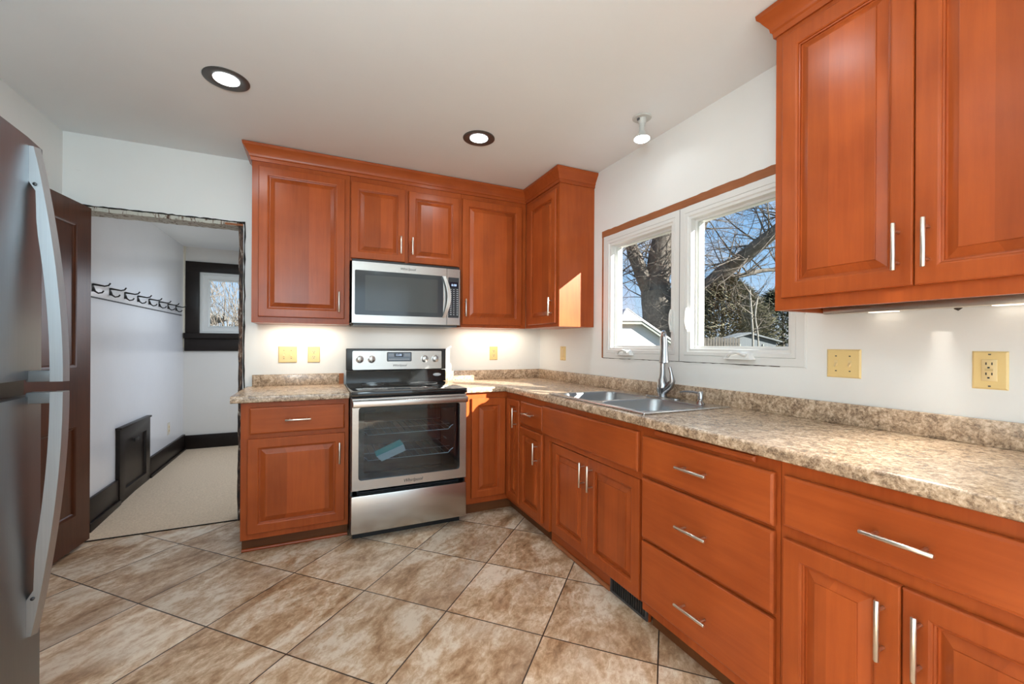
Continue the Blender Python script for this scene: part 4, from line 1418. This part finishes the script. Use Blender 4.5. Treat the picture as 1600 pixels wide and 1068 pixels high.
# ------------------------------------------------------------------ hall: coat hooks and dark panel
ch = thing('coat_rack', 'long row of black double coat hooks on a white board in the hall', 'coat rack', (-3.31, 1.3, 1.52))
obj('board', MB().box(-3.31, -3.298, 0.14, 2.26, 1.512, 1.610, 0.002), HALLW, ch)
obj('lower_edge', MB().box(-3.3095, -3.297, 0.14, 2.26, 1.507, 1.513), IRON, ch)
for k in range(8):
    yy = 0.205 + k * 0.261
    hk = MB()
    hk.box(-3.298, -3.293, yy - 0.012, yy + 0.012, 1.545, 1.598, 0.002)
    hk.tube([(-3.295, yy, 1.594), (-3.27, yy, 1.590), (-3.235, yy, 1.584), (-3.215, yy, 1.590), (-3.205, yy, 1.606)], [0.007, 0.006, 0.005, 0.005, 0.005], 8)
    hk.tube([(-3.295, yy, 1.575), (-3.285, yy, 1.548), (-3.268, yy, 1.535), (-3.248, yy, 1.540), (-3.240, yy, 1.553)], [0.007, 0.006, 0.005, 0.005, 0.005], 8)
    obj('hook', hk, IRON, ch)
vp = thing('wall_hatch', 'black wooden hatch low on the hall wall between baseboards', 'hatch', (-3.30, 0.93, -0.03))
FLH = lambda u, v, w_: (-3.31 + w_, u, v)
obj('hatch_frame', MB().nested(FLH, 0.612, 1.248, -0.035, 0.540, [(0, 0.0), (0, 0.026), (0.01, 0.030), (0.10, 0.030), (0.105, 0.014)], cap=True, back=False), DARKTRIM, vp)
obj('hatch_ledge', MB().box(-3.31, -3.272, 0.604, 1.256, 0.540, 0.556, 0.003), DARKTRIM, vp)
obj('hatch_latch', MB().box(-3.282, -3.274, 0.88, 0.96, 0.395, 0.425, 0.003), IRON, vp)

# ------------------------------------------------------------------ outside
GZ = -0.55
gs = MB()
gs.box(-60, 60, 3.5, 60, GZ - 0.2, GZ)
gs.box(1.2, 60, -60, 3.5, GZ - 0.2, GZ)
gs.box(-60, 1.2, -60, -6.3, GZ - 0.2, GZ)
struct('ground', gs, LAWN)

def limb(mb, p, d, length, r, depth, spread=0.5, n=5, kids=3):
    pts = [Vector(p)]
    dd = Vector(d).normalized()
    segs = 4
    rads = [r]
    for k in range(segs):
        dd = (dd + Vector((random.uniform(-1, 1), random.uniform(-1, 1), random.uniform(-0.7, 0.9))) * 0.16).normalized()
        pts.append(pts[-1] + dd * length / segs)
        rads.append(r * (1 - 0.62 * (k + 1) / segs))
    mb.tube(pts, rads, n, caps=False)
    if depth > 0:
        for k in range(kids):
            i = random.randint(1, segs)
            a = Vector((random.gauss(0, 1), random.gauss(0, 1), random.gauss(0.15, 0.8))).normalized()
            nd = (dd + a * spread * 1.7).normalized()
            limb(mb, pts[i], nd, length * random.uniform(0.5, 0.8), max(rads[i] * 0.6, 0.005), depth - 1, spread, 4 if depth > 1 else 3, kids)

def smooth_path(pts, n=4):
    out = []
    P = [Vector(p) for p in pts]
    for i in range(len(P) - 1):
        p0, p1, p2, p3 = P[max(i - 1, 0)], P[i], P[i + 1], P[min(i + 2, len(P) - 1)]
        for k in range(n):
            t_ = k / n
            out.append(0.5 * ((2 * p1) + (p2 - p0) * t_ + (2 * p0 - 5 * p1 + 4 * p2 - p3) * t_ ** 2 + (3 * p1 - p0 - 3 * p2 + p3) * t_ ** 3))
    out.append(P[-1])
    return out

def tapered(mb, pts, r0, r1, n=10, wob=0.0):
    pp = smooth_path(pts)
    m_ = len(pp) - 1
    rr__ = [r0 + (r1 - r0) * i / m_ for i in range(m_ + 1)]
    if wob:
        rr__ = [x * random.uniform(1 - wob, 1 + wob) for x in rr__]
    mb.tube(pp, rr__, n)
    return pp, rr__

tr = thing('bare_tree', 'big bare tree rising behind the white garage with one limb leaning right', 'tree', (17.39, 16.18, GZ))
tk = MB()
tapered(tk, [(17.39, 16.18, -1.60), (17.37, 16.18, 0.80), (17.21, 16.26, 3.00), (17.03, 16.34, 4.60)], 1.15, 0.92, 16, 0.04)
A1 = tapered(tk, [(17.03, 16.34, 3.20), (16.79, 16.46, 4.30), (16.21, 16.70, 5.70), (15.69, 16.96, 7.20), (15.33, 17.12, 9.20), (14.93, 17.26, 12.00)], 0.62, 0.22, 12, 0.05)
A2 = tapered(tk, [(17.07, 16.32, 3.80), (17.17, 16.30, 5.80), (17.37, 16.16, 7.80), (17.73, 16.00, 10.20), (17.93, 15.94, 13.20)], 0.84, 0.40, 12, 0.05)
A3 = tapered(tk, [(17.49, 16.14, 1.80), (17.83, 15.44, 3.10), (18.29, 14.44, 4.04), (18.89, 13.28, 5.24), (19.29, 12.00, 6.16), (19.75, 10.68, 7.18), (20.33, 9.32, 8.26), (21.05, 7.88, 9.76)], 0.56, 0.26, 12, 0.05)
A4 = tapered(tk, [(18.73, 13.54, 5.00), (19.43, 13.04, 5.14), (20.05, 12.74, 5.24), (21.53, 12.06, 5.56), (23.33, 11.22, 5.30), (25.33, 10.28, 4.00)], 0.17, 0.07, 8)
A5 = tapered(tk, [(17.37, 16.24, 5.20), (18.33, 15.54, 6.80), (18.93, 14.54, 8.20), (19.13, 13.54, 10.40)], 0.25, 0.10, 8)
obj('trunk', tk, BARK, tr)
tw = MB()
for (pp, rr__), cnt, L in ((A1, 30, 3.0), (A2, 34, 3.2), (A3, 62, 3.0), (A4, 26, 2.2), (A5, 18, 2.4)):
    for q in range(cnt):
        i = random.randint(2, len(pp) - 1)
        a = Vector((random.gauss(0, 1), random.gauss(0, 1), random.gauss(0.35, 0.8))).normalized()
        limb(tw, pp[i], a, L * random.uniform(0.6, 1.2), 0.05, 3, 0.55, 4, 3)
t2 = obj('twigs', tw, TWIG, tr)
t2['kind'] = 'stuff'

def evergreen(name, label, base, h, r, mat, cnt):
    e_ = thing(name, label, 'evergreen tree', base, 'evergreens behind the window')
    bx_, by_, bz_ = base
    obj('trunk', MB().tube([(bx_, by_, bz_), (bx_, by_, bz_ + h * 0.9)], [0.16, 0.03], 8), BARK, e_)
    fl = MB()
    for q in range(cnt):
        s_ = random.random() ** 0.8
        z = bz_ + 0.25 + s_ * (h - 0.3)
        prof = (math.sin(math.pi * min(1, 0.28 + 0.72 * s_)) ** 0.6) * r + 0.08
        a = random.uniform(0, 2 * math.pi)
        rad = prof * random.uniform(0.35, 1.0)
        p = Vector((bx_ + rad * math.cos(a), by_ + rad * math.sin(a), z))
        d_ = Vector((math.cos(a) + random.uniform(-.7, .7), math.sin(a) + random.uniform(-.7, .7), random.uniform(-0.3, 1.0))).normalized()
        u_ = d_.orthogonal().normalized()
        l_ = random.uniform(0.2, 0.5)
        w_ = random.uniform(0.02, 0.045)
        v_ = d_.cross(u_)
        fl.loft([[p + u_ * w_, p - u_ * w_ * 0.5 + v_ * w_ * 0.8, p - u_ * w_ * 0.5 - v_ * w_ * 0.8],
                 [p + d_ * l_ + u_ * w_ * 0.2, p + d_ * l_ - u_ * 0.1 * w_ + v_ * w_ * 0.2, p + d_ * l_ - u_ * 0.1 * w_ - v_ * w_ * 0.2]])
    obj('foliage', fl, mat, e_)
evergreen('evergreen_tree', 'brownish evergreen filling the middle of the right window pane', (19.5, 13.6, GZ), 5.7, 2.7, NEEDLEB, 11000)
evergreen('evergreen_tree', 'dark green evergreen right of the brownish one beyond the window', (26.3, 14.4, GZ), 5.6, 2.6, NEEDLE, 8000)

g = thing('garage', 'white garage with clipped gable roof outside the left window pane', 'garage', (12.89, 13.85, GZ))
gd = Vector((0.93, -0.43, 0)).normalized()        # across the gable
gb = Vector((0.43, 0.93, 0)).normalized()         # into the depth
gc = Vector((12.89, 13.85, 0))
def GP(u, v, w_):
    p = gc + gd * u + gb * w_
    return (p.x, p.y, v)
gable = [(-2.05, GZ), (2.05, GZ), (2.05, 1.40), (0.50, 2.36), (-0.50, 2.36), (-2.05, 1.40)]
obj('wall', MB().prism(gable, GP, 0.0, 4.0), SIDING, g)
sf = MB()
RF = [(-2.35, 1.16), (-0.55, 2.36), (0.55, 2.36), (2.35, 1.16)]
def slab_pts(off, dz):
    return [GP(-2.40, 1.13 + dz, off), GP(-0.55, 2.37 + dz, off), GP(0.55, 2.37 + dz, off), GP(2.40, 1.13 + dz, off)]
sf.loft([[GP(0.55, 2.30, -0.30), GP(2.40, 1.06, -0.30), GP(2.40, 1.22, -0.30), GP(0.55, 2.46, -0.30)],
         [GP(0.55, 2.30, 0.02), GP(2.40, 1.06, 0.02), GP(2.40, 1.22, 0.02), GP(0.55, 2.46, 0.02)]])
sf.loft([[GP(-0.55, 2.30, -0.30), GP(-2.40, 1.06, -0.30), GP(-2.40, 1.22, -0.30), GP(-0.55, 2.46, -0.30)],
         [GP(-0.55, 2.30, 0.02), GP(-2.40, 1.06, 0.02), GP(-2.40, 1.22, 0.02), GP(-0.55, 2.46, 0.02)]])
sf.loft([[GP(-0.56, 2.30, -0.30), GP(0.56, 2.30, -0.30), GP(0.56, 2.46, -0.30), GP(-0.56, 2.46, -0.30)],
         [GP(-0.56, 2.30, 0.02), GP(0.56, 2.30, 0.02), GP(0.56, 2.46, 0.02), GP(-0.56, 2.46, 0.02)]])
obj('soffit', sf, SOFFIT, g)
rf = MB()
rf.loft([[GP(-0.62, 2.46, -0.36), GP(0.62, 2.46, -0.36), GP(0.62, 2.50, -0.36), GP(-0.62, 2.50, -0.36)],
         [GP(-0.05, 3.12, 0.55), GP(0.05, 3.12, 0.55), GP(0.05, 3.20, 0.55), GP(-0.05, 3.20, 0.55)]])
for s_ in (-1, 1):
    rf.loft([[GP(s_ * 0.55, 2.46, -0.34), GP(s_ * 2.50, 1.16, -0.34), GP(s_ * 2.50, 1.24, -0.34), GP(s_ * 0.55, 2.54, -0.34)],
             [GP(s_ * 0.0, 3.12, 0.5), GP(s_ * 2.50, 1.16, 0.5), GP(s_ * 2.50, 1.24, 0.5), GP(s_ * 0.0, 3.20, 0.5)],
             [GP(s_ * 0.0, 3.12, 4.3), GP(s_ * 2.50, 1.16, 4.3), GP(s_ * 2.50, 1.24, 4.3), GP(s_ * 0.0, 3.20, 4.3)]])
obj('roof', rf, SHINGLE, g)

fn = MB()
fa, fb = Vector((12.4, 9.7, 0)), Vector((14.45, 8.75, 0))
for k in range(20):
    p = fa + (fb - fa) * (k / 19)
    q_ = (fb - fa).normalized()
    h_ = 1.56 + random.uniform(-0.03, 0.03)
    a, b_ = p - q_ * 0.045, p + q_ * 0.045
    nrm = Vector((-q_.y, q_.x, 0)) * 0.01
    fn.loft([[(a + nrm).to_tuple()[:2] + (GZ,), (b_ + nrm).to_tuple()[:2] + (GZ,), (b_ - nrm).to_tuple()[:2] + (GZ,), (a - nrm).to_tuple()[:2] + (GZ,)],
             [(a + nrm).to_tuple()[:2] + (h_,), (b_ + nrm).to_tuple()[:2] + (h_,), (b_ - nrm).to_tuple()[:2] + (h_,), (a - nrm).to_tuple()[:2] + (h_,)]])
for hz in (0.1, 1.3):
    fn.tube([(fa.x, fa.y + 0.05, hz), (fb.x, fb.y + 0.05, hz)], 0.04, 6)
tag(obj('picket_fence', fn, FENCEW), 'weathered board fence low behind the window in front of the evergreens', 'fence')

ob_ = thing('outbuilding', 'pale low-roofed outbuilding at the lower right of the window view', 'outbuilding', (16.4, 9.9, GZ))
oc = Vector((16.05, 9.55, 0))
od_ = Vector((0.9, -0.436, 0)).normalized()
on_ = Vector((0.436, 0.9, 0))
def OP(u, v, w_):
    p = oc + od_ * u + on_ * w_
    return (p.x, p.y, v)
obj('wall', MB().prism([(-1.05, GZ), (1.35, GZ), (1.35, 1.42), (0.1, 1.72), (-1.05, 1.42)], OP, 0, 0.9), plain('pale_blue_wall', (0.10, 0.115, 0.125), 0.8), ob_)
obj('roof', MB().loft([[OP(-1.25, 1.38, -0.15), OP(0.1, 1.76, -0.15), OP(1.55, 1.38, -0.15), OP(1.55, 1.44, -0.15), OP(0.1, 1.84, -0.15), OP(-1.25, 1.44, -0.15)],
                       [OP(-1.25, 1.38, 1.0), OP(0.1, 1.76, 1.0), OP(1.55, 1.38, 1.0), OP(1.55, 1.44, 1.0), OP(0.1, 1.84, 1.0), OP(-1.25, 1.44, 1.0)]]), PALEROOF, ob_)
dm_ = MB()
for u_ in (-0.3, 0.75):
    dm_.prism([(u_ - 0.02, GZ), (u_ + 0.02, GZ), (u_ + 0.02, 1.3), (u_ - 0.02, 1.3)], OP, -0.03, -0.001)
obj('batten', dm_, SOFFIT, ob_)

bt = thing('sapling', 'thin pale twin-stemmed sapling in front of the outbuilding', 'sapling', (12.25, 6.43, GZ))
bm2 = MB()
bm2.tube(smooth_path([(12.20, 6.46, GZ), (12.17, 6.48, 1.0), (12.15, 6.48, 1.67), (12.10, 6.50, 2.4), (12.0, 6.5, 3.2)]), 0.035, 8)
bm2.tube(smooth_path([(12.22, 6.45, GZ), (12.33, 6.40, 1.0), (12.30, 6.40, 1.67), (12.22, 6.44, 2.3), (12.3, 6.4, 3.0)]), 0.028, 8)
obj('stems', bm2, PALEBARK, bt)
b2 = MB()
for q in range(16):
    limb(b2, (12.15 + random.uniform(-.1, .1), 6.46, random.uniform(1.6, 3.0)), (random.gauss(0, 1), random.gauss(0, 1), random.uniform(0, 1)), 0.9, 0.014, 2, 0.5, 3, 3)
obj('twigs', b2, TWIG, bt)['kind'] = 'stuff'

# behind the hall window: scrubby bare tree and a small white house
hs = thing('bare_shrub', 'tangled bare shrub seen through the small hall window', 'shrub', (-3.6, 6.6, GZ))
hm = MB()
for q in range(26):
    limb(hm, (-3.55 + random.uniform(-0.8, 0.9), 6.6 + random.uniform(-0.5, 0.5), GZ), (random.gauss(0, 0.25), random.gauss(0, 0.25), 1), random.uniform(1.6, 2.6), 0.03, 3, 0.42, 4, 3)
obj('branches', hm, TWIG, hs)['kind'] = 'stuff'
hh = thing('house', 'small white house far behind the hall window shrub', 'house', (-6.0, 20.4, GZ))
obj('wall', MB().box(-8.2, -4.4, 20.2, 24.0, GZ, 1.65), SIDING, hh)
obj('roof', MB().loft([[(-8.5, 19.9, 1.6), (-6.3, 19.9, 2.5), (-4.1, 19.9, 1.6), (-4.1, 19.9, 1.75), (-6.3, 19.9, 2.65), (-8.5, 19.9, 1.75)],
                       [(-8.5, 24.2, 1.6), (-6.3, 24.2, 2.5), (-4.1, 24.2, 1.6), (-4.1, 24.2, 1.75), (-6.3, 24.2, 2.65), (-8.5, 24.2, 1.75)]]), PALEROOF, hh)

# every part carries no category; every top-level object that is not a thing is the setting
for o in SC.objects:
    if o.parent is None and o.type == 'MESH' and 'category' not in o and 'kind' not in o:
        o['kind'] = 'structure'
